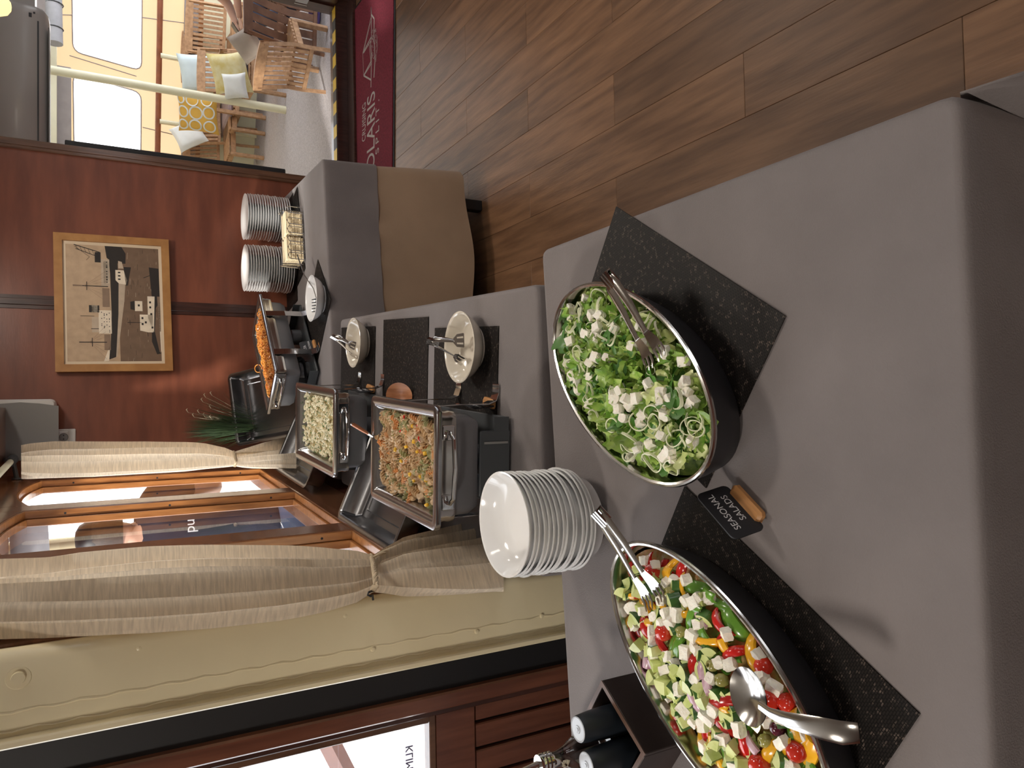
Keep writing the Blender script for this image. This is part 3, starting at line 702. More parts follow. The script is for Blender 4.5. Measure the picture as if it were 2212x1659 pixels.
# ---------------------------------------------------------------- chalkboard signs
def sign(L, Rr, lines, label, tilt=.28, h=.055):
    L, Rr = Vector(L), Vector(Rr); c = (L + Rr) / 2; d = Rr - L; w = d.length
    t = thing('menu_sign', label, 'sign', (c.x, c.y, TT + .002), math.atan2(d.y, d.x))
    Bm = T(0, 0, .008) @ R(-tilt, 'X') ; b = MB()
    b.rrect([(.0, -.0012), (0, .0012)], w, h, .009, Bm @ T(0, 0, h / 2) @ R(PI / 2, 'X'), True, True, n=4); b.build('board', M_BLKBOARD, t)
    for k, (tx, sz, x0) in enumerate(lines):
        text_mesh('chalk_lettering', tx, sz, M_CHALK, t, Bm @ T(x0, -.0014, h * (.66 - .33 * k)) @ R(PI / 2, 'X'), ext=.0001)
    b = MB(); b.box(-w * .36, w * .36, -.015, .009, -.0008, .014, b=.004); b.build('block', M_PINE, t); return t
sign((-.179, .748, 0), (-.124, .822, 0), [('SEASONAL', .0145, .002), ('SALADS', .0145, .004)], 'small black chalk sign on a wooden block between the two salad dishes')
sign((.262, 3.272, 0), (.318, 3.330, 0), [('PASTA', .017, -.012), ('NAPOLITANA', .0125, -.002)], 'small black chalk sign in front of the spaghetti dish', h=.06)
sign((.002, 1.565, 0), (.014, 1.635, 0), [('TUNA PASTA', .012, 0), ('SALAD', .012, 0)], 'small black chalk sign beside the spiral pasta dish', tilt=.1)
sign((.064, 2.47, 0), (.080, 2.56, 0), [('PASTA', .014, 0), ('CHEESE', .013, 0)], 'small black chalk sign beside the creamy pasta dish', tilt=.1)

# ---------------------------------------------------------------- chafing dishes and pans
def chafer(c, ang, w, l, zr, label, foot_side=1):
    t = thing('chafing_dish', label, 'chafing dish', (c[0], c[1], TT), ang); z = zr - TT
    b = MB(); b.rrect([(0, z - .012), (-.001, z - .004), (.001, z), (.012, z + .0015), (.020, z - .001), (.024, z - .003), (.030, z - .012), (.036, z - .045), (.046, z - .058), (.06, z - .06)], w, l, .02, None, False, True)
    b.rrect([(0, z - .012), (.006, z - .013), (.02, z - .01)], w, l, .02); b.build('food_pan', M_BRUSH, t)
    b = MB(); b.rrect([(.014, z - .012), (.013, z - .020), (.015, z - .030), (.013, z - .040), (.015, z - .052), (.024, z - .053)], w, l, .035); b.build('frame_skirt', M_STEEL, t)
    b = MB(); b.rrect([(.022, z - .05), (.024, z - .095), (.036, z - .115), (.06, z - .118)], w, l, .05, None, False, True); b.build('water_pan', M_DARKSTEEL, t)
    for sx in (-1, 1):
        for sy in (-1, 1):
            x, y = sx * (w / 2 - .010), sy * l * .24; b = MB()
            pts = [(x, y, z - .014), (x + sx * .002, y, z - .06), (x + sx * .004, y, z - .10), (x + sx * .004, y, .03), (x + sx * .012, y, .010), (x + sx * .03, y, .0035), (x + sx * .05, y, .003)]
            b.tube(pts, .0165, 8, flat=.12, up=(sx, 0, 0)) if False else None
            for p, q in zip(pts[:-1], pts[1:]):
                k = 1.0; b.add([(p[0], p[1] - .0165, p[2]), (p[0], p[1] + .0165, p[2]), (q[0], q[1] + .0165, q[2]), (q[0], q[1] - .0165, q[2]),
                       (p[0] + sx * .0022, p[1] - .0165, p[2] + .001), (p[0] + sx * .0022, p[1] + .0165, p[2] + .001), (q[0] + sx * .0022, q[1] + .0165, q[2] + .0015), (q[0] + sx * .0022, q[1] - .0165, q[2] + .0015)],
                      [(3, 2, 1, 0), (4, 5, 6, 7), (0, 4, 7, 3), (1, 2, 6, 5), (0, 1, 5, 4), (2, 3, 7, 6)])
            b.build('leg', M_CHROME, t)
    b = MB(); b.box(-w / 2 + .03, w / 2 - .03, -l * .42, l * .42, .012, .02, b=.002); b.box(-w / 2 + .03, w / 2 - .03, -l * .42 - .002, -l * .42, .012, .05)
    b.box(-w / 2 + .03, w / 2 - .03, l * .42, l * .42 + .002, .012, .05); b.build('burner_shelf', M_DARKPL, t)
    b = MB()
    for y in (-.11, .11):
        b = MB(); b.lathe([(0, .02), (.034, .02), (.036, .024), (.036, .06), (.033, .064), (.012, .064), (0, .06)], 20, T(0, y, 0)); b.build('fuel_burner', M_DARKSTEEL, t)
    b = MB(); hw = w * .28; y0 = -l / 2 + .014
    b.tube([(-hw, y0, z - .032), (-hw, y0 - .014, z - .033), (-hw + .012, y0 - .026, z - .035), (0, y0 - .03, z - .037), (hw - .012, y0 - .026, z - .035), (hw, y0 - .014, z - .033), (hw, y0, z - .032)], .0052, 10)
    for s in (-1, 1): b.box(s * hw - .017, s * hw + .017, y0 - .0035, y0, z - .048, z - .018, b=.002)
    b.build('handle', M_CHROME, t); return t
CF = chafer((-.114, 1.692), -math.atan2(.033, .443), .272, .446, .98, 'nearest chafing dish, with creamy spiral pasta, by the windows')
CT = chafer((-.051, 2.54), -math.atan2(.042, .53), .278, .535, .98, 'middle chafing dish, with pale creamy pasta, by the windows')
CS = chafer((.267, 3.447), -math.atan2(.386, .364), .265, .535, .98, 'farthest chafing dish, with tomato spaghetti, by the picture wall')
b = MB(); b.box(-.0885, -.0865, -.02, .02, .03, .05); lb = b.build('burner_label', M_GREYPL, CF)
MB().box(-.075, .075, -.19, -.183, .008, .085, b=.002).build('burner_box', M_DARKPL, CF)
MB().box(.045, .05, -.192, -.189, .015, .075).build('box_label', M_GREYPL, CF)
def gn_pan(M, w, l, label, d=.065):
    b = MB(); b.rrect([(.012, -.004), (.001, -.003), (0, 0), (.003, .001), (.014, 0), (.018, -.004), (.022, -d + .015), (.034, -d), (.055, -d), (.058, -d - .004), (.075, -d - .004)], w, l, .03, None, False, True, n=6)
    b.rrect([(.012, -.004), (.0165, -.006), (.0205, -d + .012), (.033, -d - .003), (.056, -d - .004), (.06, -d - .006)], w, l, .03, None, False, True, n=6)
    o = b.build('steel_pan', mat('dull_pan_steel', (.27, .27, .28), .24, metal=1, var=.1, scale=30, stretch=(1, 14, 1))); o.matrix_world = M; return tag(o, label, 'pan', 'empty steel pans leaning behind the chafing dishes')
def frame3(o, x, y):
    x = Vector(x).normalized(); y = Vector(y); y = (y - x * y.dot(x)).normalized(); z = x.cross(y)
    return Matrix(((x.x, y.x, z.x, o[0]), (x.y, y.y, z.y, o[1]), (x.z, y.z, z.z, o[2]), (0, 0, 0, 1)))
for top, far, near, lab in ((None, (-.329, 2.342, .955), (-.388, 1.86, .952), 'empty steel pan leaning on the window sill left of the spiral pasta'),
                            (None, (-.240, 3.372, .952), (-.300, 2.81, .952), 'empty steel pan leaning on the window sill left of the creamy pasta')):
    far, near = Vector(far), Vector(near); y = far - near; x = Vector((.285, -.02, -.115)); x.z = -.155 if 0 else -.118
    wdt = .305; x = x.normalized()
    gn_pan(frame3((far + near) / 2 + x * wdt / 2, x, y), wdt, y.length, lab)
tl, tr = Vector((-.128, 3.70, 1.062)), Vector((.215, 3.735, 1.095)); yv = Vector((0, .40, .27)).normalized()
gn_pan(frame3((tl + tr) / 2 - yv * .245, tr - tl, yv), .345, .49, 'empty steel pan standing against the wall behind the spaghetti')

# ---------------------------------------------------------------- oval salad dishes and their salads
ZR = .855
DISH = {'leafy': ((.0447, .981), .1353, .2355, -.5797), 'chopped': ((-.389, .810), .1315, .2425, -.585)}
def oval_dish(key, label):
    (cx, cy), a, b_, ang = DISH[key]; t = thing('oval_dish', label, 'dish', (cx, cy, TT + .004), ang); z = ZR - TT - .004
    b = MB(); b.ell([(.032, .0), (.026, .001), (.02, .006), (.010, z * .5), (.004, z - .012), (.003, z - .006)], a, b_, 72, None, True, False)
    b.build('outer_wall', M_DARKPL if 0 else mat('matt_black_dish', (.022, .021, .024), .45), t)
    b = MB(); b.ell([(.0035, z - .0075), (.0005, z - .006), (-.0005, z - .002), (.001, z + .0006), (.004, z + .0014), (.0075, z), (.010, z - .004), (.014, z * .55), (.022, .012), (.032, .005), (.04, .004)], a, b_, 72, None, False, True)
    b.build('steel_liner', M_STEEL, t); return t
oval_dish('leafy', 'black oval dish with steel rim filled with leafy feta salad')
oval_dish('chopped', 'black oval dish with steel rim filled with chopped vegetables and feta')
def heap_h(key, u, v, amp=.006):                     # heap height above z = ZR at local point
    (cx, cy), a, b_, ang = DISH[key]; rho = math.hypot(u / (a - .02), v / (b_ - .02))
    return -.020 + .030 * (1 - rho * rho) + amp * noise.noise((u * 30, v * 30, 3))
def loc2w(key, u, v, z=0):
    (cx, cy), a, b_, ang = DISH[key]; ca, sa = math.cos(ang), math.sin(ang); return Vector((cx + u * ca - v * sa, cy + u * sa + v * ca, z))
def w2loc(key, p):
    (cx, cy), a, b_, ang = DISH[key]; ca, sa = math.cos(ang), math.sin(ang); x, y = p[0] - cx, p[1] - cy; return x * ca + y * sa, -x * sa + y * ca
def heap(key, m, label, name):
    (cx, cy), a, b_, ang = DISH[key]; b = MB(); ra, rb = a - .0165, b_ - .0165
    loops = [[loc2w(key, ra * t * math.cos(k * PI / 36), rb * t * math.sin(k * PI / 36), ZR - .012 + heap_h(key, ra * t * math.cos(k * PI / 36), rb * t * math.sin(k * PI / 36), .012)) for k in range(72)] for t in (1, .95, .88, .8, .7, .6, .5, .4, .3, .2, .1)]
    b.loft(loops, False, True); o = b.build(name, m); tag(o, label, 'salad', kind='stuff')
heap('leafy', M_BEDG, 'shredded greens packed below the leafy feta salad', 'salad_greens')
heap('chopped', M_BEDM, 'small chopped vegetables packed below the feta and cucumber pieces', 'chopped_vegetables')
def rnd(): return (random.uniform(-.5, .5), random.uniform(-.5, .5), random.random() * 6.28)
def rnd_full(): return (random.random() * 6.28, random.random() * 6.28, random.random() * 6.28)
def place(me, name, p, rot, sc, label, cat, group):
    o = obj(name, me); o.location = p; o.rotation_euler = rot; o.scale = (sc, sc, sc) if isinstance(sc, (int, float)) else sc
    return tag(o, label, cat, group)
def chunk(m, sx, sy, sz, jit, name, seed, sub=2):    # irregular cut cube
    random.seed(seed); b = MB(); pts = {}
    bm = bmesh.new(); bmesh.ops.create_cube(bm, size=1); bmesh.ops.subdivide_edges(bm, edges=bm.edges[:], cuts=sub, use_grid_fill=True)
    for v in bm.verts:
        k = max(abs(v.co.x), abs(v.co.y), abs(v.co.z)); r = v.co.length
        v.co = v.co * (1 - .10 * (r / .866) ** 3); v.co = Vector((v.co.x * sx, v.co.y * sy, v.co.z * sz)) + Vector((random.uniform(-1, 1), random.uniform(-1, 1), random.uniform(-1, 1))) * jit
    me = bpy.data.meshes.new(name); bm.to_mesh(me); bm.free(); me.materials.append(m)
    me.polygons.foreach_set('use_smooth', [True] * len(me.polygons)); me.set_sharp_from_angle(angle=math.radians(28)); return me
FETAS = [chunk(M_FETA, .019 + .003 * (i % 3), .018, .017, .0011, 'feta_cube', i + 11) for i in range(5)]
def cuke(seed):                                      # quarter slice: curved skin edge, two cut faces
    random.seed(seed); h = random.uniform(.014, .020); r = random.uniform(.016, .019); a1 = random.choice((PI / 2, PI / 2, 2.2)); b = MB(); n = 7
    arc = [(r * math.cos(a1 * k / n), r * math.sin(a1 * k / n)) for k in range(n + 1)]
    bot = [(0, 0, 0)] + [(x, y, 0) for x, y in arc]; top = [(x * .96, y * .96, h) for x, y, _ in bot]; N = len(bot)
    b.add(bot + top, [tuple(range(N - 1, -1, -1)), tuple(range(N, 2 * N)), (0, 1, N + 1, N), (N - 1, 0, N, 2 * N - 1)])
    b.m = 1; b.add(bot + top, [(k, k + 1, N + k + 1, N + k) for k in range(1, N - 1)]); return b.mesh('cucumber_piece', [M_CUKE, M_CUKESKIN], 30)
CUKES = [cuke(i + 40) for i in range(6)]
def pepper(m, seed, L=.03, w=.018):
    random.seed(seed); cv = random.uniform(.5, 1.6); tw = random.uniform(-.5, .5); b = MB()
    def f(u, v, o):
        a = (u - .5) * cv * 1.4; rad = L / max(cv, .3); x = rad * math.sin(a); z = rad * (math.cos(a) - 1); y = (v - .5) * w * (1 - .25 * (2 * u - 1) ** 2)
        z += .004 * math.sin(v * PI) + tw * y * (u - .5); return (x, y, z - o)
    b.grid(7, 4, lambda u, v: f(u, v, 0)); b.grid(7, 4, lambda u, v: f(1 - u, v, .0032))
    e = [(0, k / 6) for k in range(7)]
    for c0, c1 in (((0, 0), (1, 0)), ((1, 0), (1, 1)), ((1, 1), (0, 1)), ((0, 1), (0, 0))):
        vs = []; 
        for k in range(8):
            t = k / 7; u, v = c0[0] + (c1[0] - c0[0]) * t, c0[1] + (c1[1] - c0[1]) * t; vs += [f(u, v, 0), f(u, v, .0032)]
        b.add(vs, [(2 * k, 2 * k + 1, 2 * k + 3, 2 * k + 2) for k in range(7)])
    return b.mesh('pepper_piece', m, 40)
PEPR = [pepper(M_PEPR, i + 60, random.uniform(.022, .036), random.uniform(.012, .02)) for i in range(3)]
PEPY = [pepper(M_PEPY, i + 70, random.uniform(.026, .042), random.uniform(.013, .022)) for i in range(4)]
PEPG = [pepper(M_PEPG, i + 80, random.uniform(.024, .036), random.uniform(.012, .02)) for i in range(3)]
b = MB(); b.lathe([(0, -.0125), (.006, -.0115), (.0105, -.006), (.012, .001), (.010, .008), (.005, .0118), (0, .012)], 16); TOM = b.mesh('tomato_half', M_TOM, 60)
b = MB(); b.lathe([(.003, -.008), (.006, -.0075), (.0085, -.002), (.0085, .003), (.006, .008), (.003, .0085), (.0028, -.006)], 14); OLV = b.mesh('olive_ring', M_OLIVE, 60)
b = MB(); b.lathe([(0, -.013), (.006, -.011), (.0092, -.002), (.009, .004), (.005, .011), (0, .0125)], 14); KAL = b.mesh('dark_olive', M_KALA, 60)
ONI = pepper(M_ONION, 91, .026, .016)
GX = 'in the chopped vegetable salad'
KINDS = [(FETAS, 'feta_cube', 'white feta cube lying in the chopped vegetable salad', 'cheese cube', 'feta cubes ' + GX),
         (CUKES, 'cucumber_piece', 'green skinned cucumber piece in the chopped vegetable salad', 'cucumber', 'cucumber pieces ' + GX),
         (PEPR, 'pepper_piece', 'glossy red pepper piece in the chopped vegetable salad', 'pepper', 'red pepper pieces ' + GX),
         (PEPY, 'pepper_piece', 'yellow pepper piece in the chopped vegetable salad', 'pepper', 'yellow pepper pieces ' + GX),
         (PEPG, 'pepper_piece', 'green pepper piece in the chopped vegetable salad', 'pepper', 'green pepper pieces ' + GX),
         ([TOM], 'tomato_half', 'shiny red cherry tomato in the chopped vegetable salad', 'tomato', 'cherry tomatoes ' + GX),
         ([OLV], 'olive_ring', 'green olive slice in the chopped vegetable salad', 'olive', 'olive slices ' + GX),
         ([ONI], 'onion_piece', 'pale purple onion petal in the chopped vegetable salad', 'onion', 'onion petals ' + GX),
         ([KAL], 'dark_olive', 'dark red whole olive in the chopped vegetable salad', 'olive', 'dark olives ' + GX)]
def put(ki, p, z, rot=None, sc=1):
    k = KINDS[ki]; return place(random.choice(k[0]), k[1], (p[0], p[1], z), rot or rnd(), sc, k[2], k[3], k[4])
def crop_l(cx, cy): return (1280 + cx * .3731, 1040 + cy * .3731)
FETA_L = [(290, 430), (362, 490), (430, 585), (470, 575), (540, 570), (165, 690), (243, 728), (290, 752), (360, 780), (430, 770), (495, 770), (235, 828), (345, 870), (350, 925), (235, 940),
          (540, 690), (590, 700), (605, 680), (670, 650), (620, 830), (580, 895), (600, 965), (775, 885), (535, 990), (355, 1000), (440, 1015), (475, 1055), (425, 1090), (735, 1050), (800, 1060), (880, 1120),
          (975, 1130), (1045, 1195), (690, 1140), (360, 1170), (500, 1205), (595, 1140), (400, 1265), (535, 1325), (650, 1350), (680, 1375), (640, 1410), (1010, 1380), (1080, 1375), (850, 1430), (755, 1490),
          (650, 1540), (1100, 1510), (1240, 1500), (820, 1640), (1150, 1640), (400, 690), (450, 820), (400, 830), (985, 1000), (700, 1320), (590, 1390)]
RED_L = [((705, 800), 1), ((740, 910), 1), ((810, 985), 1), ((570, 1060), 1), ((385, 930), 1), ((780, 1280), 1.4), ((755, 1400), 1.2), ((330, 490), 1), ((500, 520), 1), ((205, 500), 1), ((870, 1500), 1), ((305, 850), 1), ((210, 820), 1), ((240, 630), .8)]
YEL_L = [((435, 480), 1), ((420, 525), 1.1), ((915, 970), 1.6), ((680, 940), 1.2), ((760, 970), 1), ((230, 670), 1), ((200, 770), 1), ((310, 815), 1.1), ((1220, 1530), 1.8), ((1000, 1600), 1.3), ((720, 1610), 1.4), ((1290, 1620), 1.6), ((540, 770), .9), ((510, 600), .8), ((740, 1310), .9)]
GRN_L = [((810, 810), 1.15), ((575, 730), .95), ((640, 620), 1), ((560, 790), 1.1), ((670, 980), 1.1), ((490, 930), 1), ((130, 655), 1), ((630, 880), 1), ((1150, 1430), 1.2)]
TOM_L = [(1005, 1070), (1020, 1270), (165, 745), (485, 1370), (1160, 1300), (350, 530), (415, 870), (1180, 1560), (970, 1640)]
ONI_L = [(640, 1060), (650, 1150), (910, 1520), (590, 1265), (280, 1010), (610, 780)]
OLV_L = [(450, 645), (750, 1150), (515, 870), (700, 1065), (1000, 1500)]
KAL_L = [(1010, 1290), (1070, 1430), (900, 1190)]
taken = []
def put_list(ki, lst, dz, sc=1.0):
    for q in lst:
        if isinstance(q[0], tuple): q, s = q
        else: s = sc
        x, y = crop_l(*q); u, v = w2loc('chopped', at_z(x, y, ZR)); z = ZR + heap_h('chopped', u, v) + dz
        for _ in range(2):
            w = at_z(x, y, z); u, v = w2loc('chopped', w); z = ZR + heap_h('chopped', u, v) + dz
        if ki == 0: s *= .8
        if ki == 3: s *= .8
        rho = math.hypot(u / (.113 - .011 * s), v / (.223 - .012 * s))
        if rho > .97: u, v = u * .97 / rho, v * .97 / rho
        w = loc2w('chopped', u, v); taken.append((u, v, .011 * s)); put(ki, w, z, None, s * random.uniform(.92, 1.1))
put_list(0, FETA_L, .0085); put_list(2, RED_L, .006); put_list(3, YEL_L, .006); put_list(4, GRN_L, .006); put_list(5, TOM_L, .006, 1.1); put_list(7, ONI_L, .007); put_list(6, OLV_L, .007); put_list(8, KAL_L, .006)
n = 0
for it in range(2600):                               # cucumber and the rest fill the gaps
    r, th = math.sqrt(random.random()), random.random() * 2 * PI; u, v = .103 * r * math.cos(th), .212 * r * math.sin(th)
    if loc2w('chopped', u, v).y < .45: continue
    if any((u - a) ** 2 + (v - c) ** 2 < (e + .0062) ** 2 for a, c, e in taken): continue
    taken.append((u, v, .0075)); ki = random.choices((1, 2, 3, 4, 6, 7), (58, 9, 8, 12, 3, 3))[0]; n += 1
    put(ki, loc2w('chopped', u, v), ZR + heap_h('chopped', u, v) + random.uniform(-.006, .003) + (.004 if ki == 1 else 0), rnd() if ki == 1 else rnd(), random.uniform(.85, 1.1))
random.seed(21)
for it in range(150):                                # a lower layer seen through the gaps
    r, th = math.sqrt(random.random()), random.random() * 2 * PI; u, v = .088 * r * math.cos(th), .195 * r * math.sin(th)
    put(random.choices((1, 4, 2), (10, 1, 1))[0], loc2w('chopped', u, v), ZR + heap_h('chopped', u, v) - .010, rnd(), 1.1)

# leafy salad
def leaf(seed, L=.06, w=.04, ruff=1.0, m=M_LET, name='lettuce_leaf'):
    random.seed(seed); ph = random.random() * 9; cup = random.uniform(.2, 1.0); b = MB()
    def f(u, v):
        t = u; half = w * (.25 + .75 * math.sin(PI * min(1, t * .62 + .12))) * .5; s = (v - .5) * 2; e = abs(s) ** 2
        ed = 1 + .22 * ruff * math.sin(t * 21 + ph + s) * e
        x = (t - .4) * L + .004 * ruff * math.sin(s * 7 + ph) * e; y = s * half * ed
        z = cup * .25 * L * (s * s * .55 + (t - .4) ** 2 * 1.6) + .0065 * ruff * e * math.sin(t * 17 + ph + s * 2) + .004 * math.sin(t * 9 + ph)
        return (x, y, z)
    b.grid(12, 8, f); me = b.mesh(name, m, 180); return me
LETS = [leaf(i + 100, random.uniform(.042, .07), random.uniform(.032, .05), 1.1) for i in range(6)]
LETP = [leaf(i + 120, random.uniform(.04, .06), random.uniform(.03, .04), .8, M_LETP) for i in range(4)]
def rocket(seed):
    random.seed(seed); b = MB(); L = .05; st = []
    def half(t): return .0025 + .009 * abs(math.sin(t * 9.4)) * (1 - t * .3) * (1 if t > .25 else .15) + (.009 * math.sin(PI * max(0, (t - .6) / .4)) if t > .6 else 0)
    b.grid(16, 2, lambda u, v: ((u - .5) * L, (v - .5) * 2 * half(u), .006 * math.sin(u * 3 + seed) + .003 * abs(v - .5))); return b.mesh('rocket_leaf', M_ROCK, 180)
ROCK = [rocket(i) for i in range(3)]
def ring(seed):
    random.seed(seed); b = MB(); r = random.uniform(.012, .019); e = random.uniform(.7, 1); n = 22; h = random.uniform(.003, .0055)
    lo = [[(rr * math.cos(2 * PI * k / n) * e, rr * math.sin(2 * PI * k / n), z + .002 * math.sin(k * .6)) for k in range(n)] for rr, z in ((r, 0), (r, h), (r - .0016, h), (r - .0016, 0), (r, 0))]
    b.loft(lo); return b.mesh('leek_ring', M_LEEK, 60)
RINGS = [ring(i + 5) for i in range(5)]
def crop_r(cx, cy): return (1160 + cx * .3857, 440 + cy * .3857)
FETA_R = [(265, 522), (185, 590), (195, 635), (310, 625), (350, 625), (335, 695), (325, 750), (432, 695), (155, 740), (190, 770), (330, 860), (535, 800), (395, 865), (300, 890), (165, 890), (200, 960), (300, 970), (228, 995), (235, 1040), (465, 1040), (500, 1095), (520, 1135),
          (425, 1060), (440, 1100), (560, 1090), (490, 1200), (460, 1150), (625, 1010), (700, 1060), (735, 1095), (700, 1095), (825, 1000), (840, 1055), (870, 1120), (720, 1180), (695, 1300), (640, 1345), (570, 1365), (525, 1415), (580, 1225), (870, 1335), (715, 1410), (745, 1375), (755, 1425), (820, 880), (610, 780), (575, 690), (295, 1125), (280, 730), (720, 830), (590, 1180)]
RING_R = [(345, 515), (235, 595), (245, 625), (375, 765), (245, 840), (330, 1190), (430, 1240), (575, 1215), (655, 1170), (780, 1315), (520, 1330), (530, 1400), (885, 1210), (890, 1260), (860, 1245), (650, 1440), (350, 580), (300, 1050), (205, 690), (690, 690), (630, 690), (760, 1475), (660, 1225), (430, 760), (600, 640), (300, 1090), (800, 1090)]
taken = []
def put_r(meshes, name, lst, dz, label, cat, group, rot=rnd, rr=.011):
    for q in lst:
        x, y = crop_r(*q); z = ZR
        for _ in range(3):
            w = at_z(x, y, z); u, v = w2loc('leafy', w); z = ZR + heap_h('leafy', u, v) + dz
        rho = math.hypot(u / .112, v / .213)
        if rho > .98: u, v = u * .98 / rho, v * .98 / rho
        w = loc2w('leafy', u, v); taken.append((u, v, rr)); place(random.choice(meshes), name, (w.x, w.y, z), rot(), random.uniform(.9, 1.15) * (.8 if name == 'feta_cube' else 1), label, cat, group)
random.seed(31)
put_r(FETAS, 'feta_cube', FETA_R, .012, 'creamy white feta cube lying in the leafy salad', 'cheese cube', 'feta cubes in the leafy salad')
put_r(RINGS, 'leek_ring', RING_R, .013, 'pale green leek ring lying on the leafy salad', 'leek ring', 'leek rings on the leafy salad', lambda: (random.uniform(-.7, .7), random.uniform(-.7, .7), random.random() * 6), .004)
for it in range(34):                                 # smaller rings and shreds between the listed ones
    r, th = math.sqrt(random.random()), random.random() * 2 * PI; u, v = .098 * r * math.cos(th), .198 * r * math.sin(th); w = loc2w('leafy', u, v)
    place(random.choice(RINGS), 'leek_ring', (w.x, w.y, ZR + heap_h('leafy', u, v) + .009), (random.uniform(-1, 1), random.uniform(-1, 1), random.random() * 6), random.uniform(.55, .85), 'pale green leek ring lying on the leafy salad', 'leek ring', 'leek rings on the leafy salad')
for it in range(300):
    r, th = math.sqrt(random.random()), random.random() * 2 * PI; u, v = .104 * r * math.cos(th), .203 * r * math.sin(th)
    pale = random.random() < .28; rk = not pale and random.random() < .3; z = ZR + heap_h('leafy', u, v) + random.uniform(-.010, .005)
    w = loc2w('leafy', u, v)
    if rk: place(random.choice(ROCK), 'rocket_leaf', (w.x, w.y, z + .006), rnd(), random.uniform(.8, 1.2), 'thin dark green rocket leaf in the leafy salad', 'leaf', 'rocket leaves in the leafy salad')
    else: place(random.choice(LETP if pale else LETS), 'lettuce_leaf', (w.x, w.y, z), (random.uniform(-.7, .7), random.uniform(-.7, .7), random.random() * 6.28), random.uniform(.6, .95),
                'pale crisp lettuce piece in the leafy salad' if pale else 'bright green curly lettuce leaf in the leafy salad', 'leaf', 'pale lettuce pieces in the leafy salad' if pale else 'green lettuce leaves in the leafy salad')

# ---------------------------------------------------------------- food in the chafing dishes
def pan_frame(c, ang): return T(c[0], c[1], 0) @ R(ang)
def bed(F, w, l, z, m, label, name, amp=.007, seed=0):
    b = MB(); b.grid(26, 44, lambda u, v: tuple(F @ Vector(((u - .5) * w, (v - .5) * l, z + amp * noise.noise((u * 9, v * 15, seed)) * 1.6 - .016 * max(abs(2 * u - 1), abs(2 * v - 1)) ** 8))))
    o = b.build(name, m, None, 60); tag(o, label, 'pasta', kind='stuff')
def fusilli(m, seed, L=.036, r=.0086):
    random.seed(seed); b = MB(); n = 18; bend = random.uniform(-.4, .4); loops = []
    for i in range(n + 1):
        t = i / n; a0 = t * 9.5; x = (t - .5) * L; off = bend * .01 * math.sin(PI * t); lp = []
        for k in range(3):
            for d, rr in ((-.5, .52), (-.16, .98), (.16, .98), (.5, .52)):
                a = a0 + k * 2 * PI / 3 + d; lp.append((x, off + r * rr * math.cos(a), r * rr * math.sin(a)))
        loops.append(lp)
    b.loft(loops, True, True); return b.mesh('fusilli', m, 50)
FUS = [fusilli(M_FUS, i) for i in range(3)]; FUSG = [fusilli(M_FUSG, i + 5) for i in range(2)]; FUSO = [fusilli(M_FUSO, i + 9) for i in range(2)]
FF = pan_frame((-.114, 1.692), -math.atan2(.033, .443)); random.seed(41)
bed(FF, .205, .375, .950, M_CRM, 'creamy dressing and crumbs around the spiral pasta', 'dressing', .012, 2)
gF = 'spiral pasta in the nearest chafing dish'
def relief(u, v, sd): return .014 * noise.noise((u * 22, v * 22, sd)) + .006 * noise.noise((u * 60, v * 60, sd))
for it in range(290):
    u, v = random.uniform(-.098, .098), random.uniform(-.178, .185)
    if u < -.06 and v < -.05 and random.random() < .6: u += .05
    k = random.random(); z = .957 + relief(u, v, 4); p = FF @ Vector((u, v, z))
    ms, lab = (FUS, 'cream coated spiral pasta piece in the nearest chafing dish') if k < .66 else ((FUSG, 'greenish spiral pasta piece in the nearest chafing dish') if k < .88 else (FUSO, 'orange spiral pasta piece in the nearest chafing dish'))
    place(random.choice(ms), 'fusilli', p, (random.random() * 6, random.uniform(-.5, .5), random.random() * 6.28), random.uniform(.85, 1.1), lab, 'pasta', gF)
CORN = chunk(M_CORN, .009, .008, .007, .0004, 'sweetcorn', 3, 1)
for it in range(12):
    u, v = random.uniform(-.095, .095), random.uniform(-.17, .18); p = FF @ Vector((u, v, .968 + relief(u, v, 4)))
    place(CORN, 'sweetcorn_kernel', p, rnd_full(), random.uniform(.8, 1.1), 'yellow sweetcorn kernel among the spiral pasta', 'sweetcorn', 'sweetcorn kernels in the spiral pasta')
for u, v in ((.06, .03), (.092, .01), (.085, -.085), (.05, -.09)):
    p = FF @ Vector((u, v, .970 + relief(u, v, 4)))
    place(PEPR[0], 'pepper_piece', p, rnd(), .42, 'small red pepper piece among the spiral pasta', 'pepper', 'red pepper pieces in the spiral pasta')
CLUMP = [chunk(mat('creamy_flake', (.72, .54, .36), .5, col2=(.50, .34, .2), scale=90, bump=.8, bscale=90), .017, .014, .011, .0013, 'tuna_flake', i + 3, 3) for i in range(3)]
for me in CLUMP: me.set_sharp_from_angle(angle=3.1)
for me in [CORN]: me.set_sharp_from_angle(angle=3.1)
for it in range(90):
    u, v = random.uniform(-.095, .095), random.uniform(-.172, .18); p = FF @ Vector((u, v, .958 + relief(u, v, 4)))
    place(random.choice(CLUMP), 'tuna_flake', p, rnd_full(), random.uniform(.5, 1), 'pale creamy flake among the spiral pasta', 'fish flake', 'pale flakes in the spiral pasta')
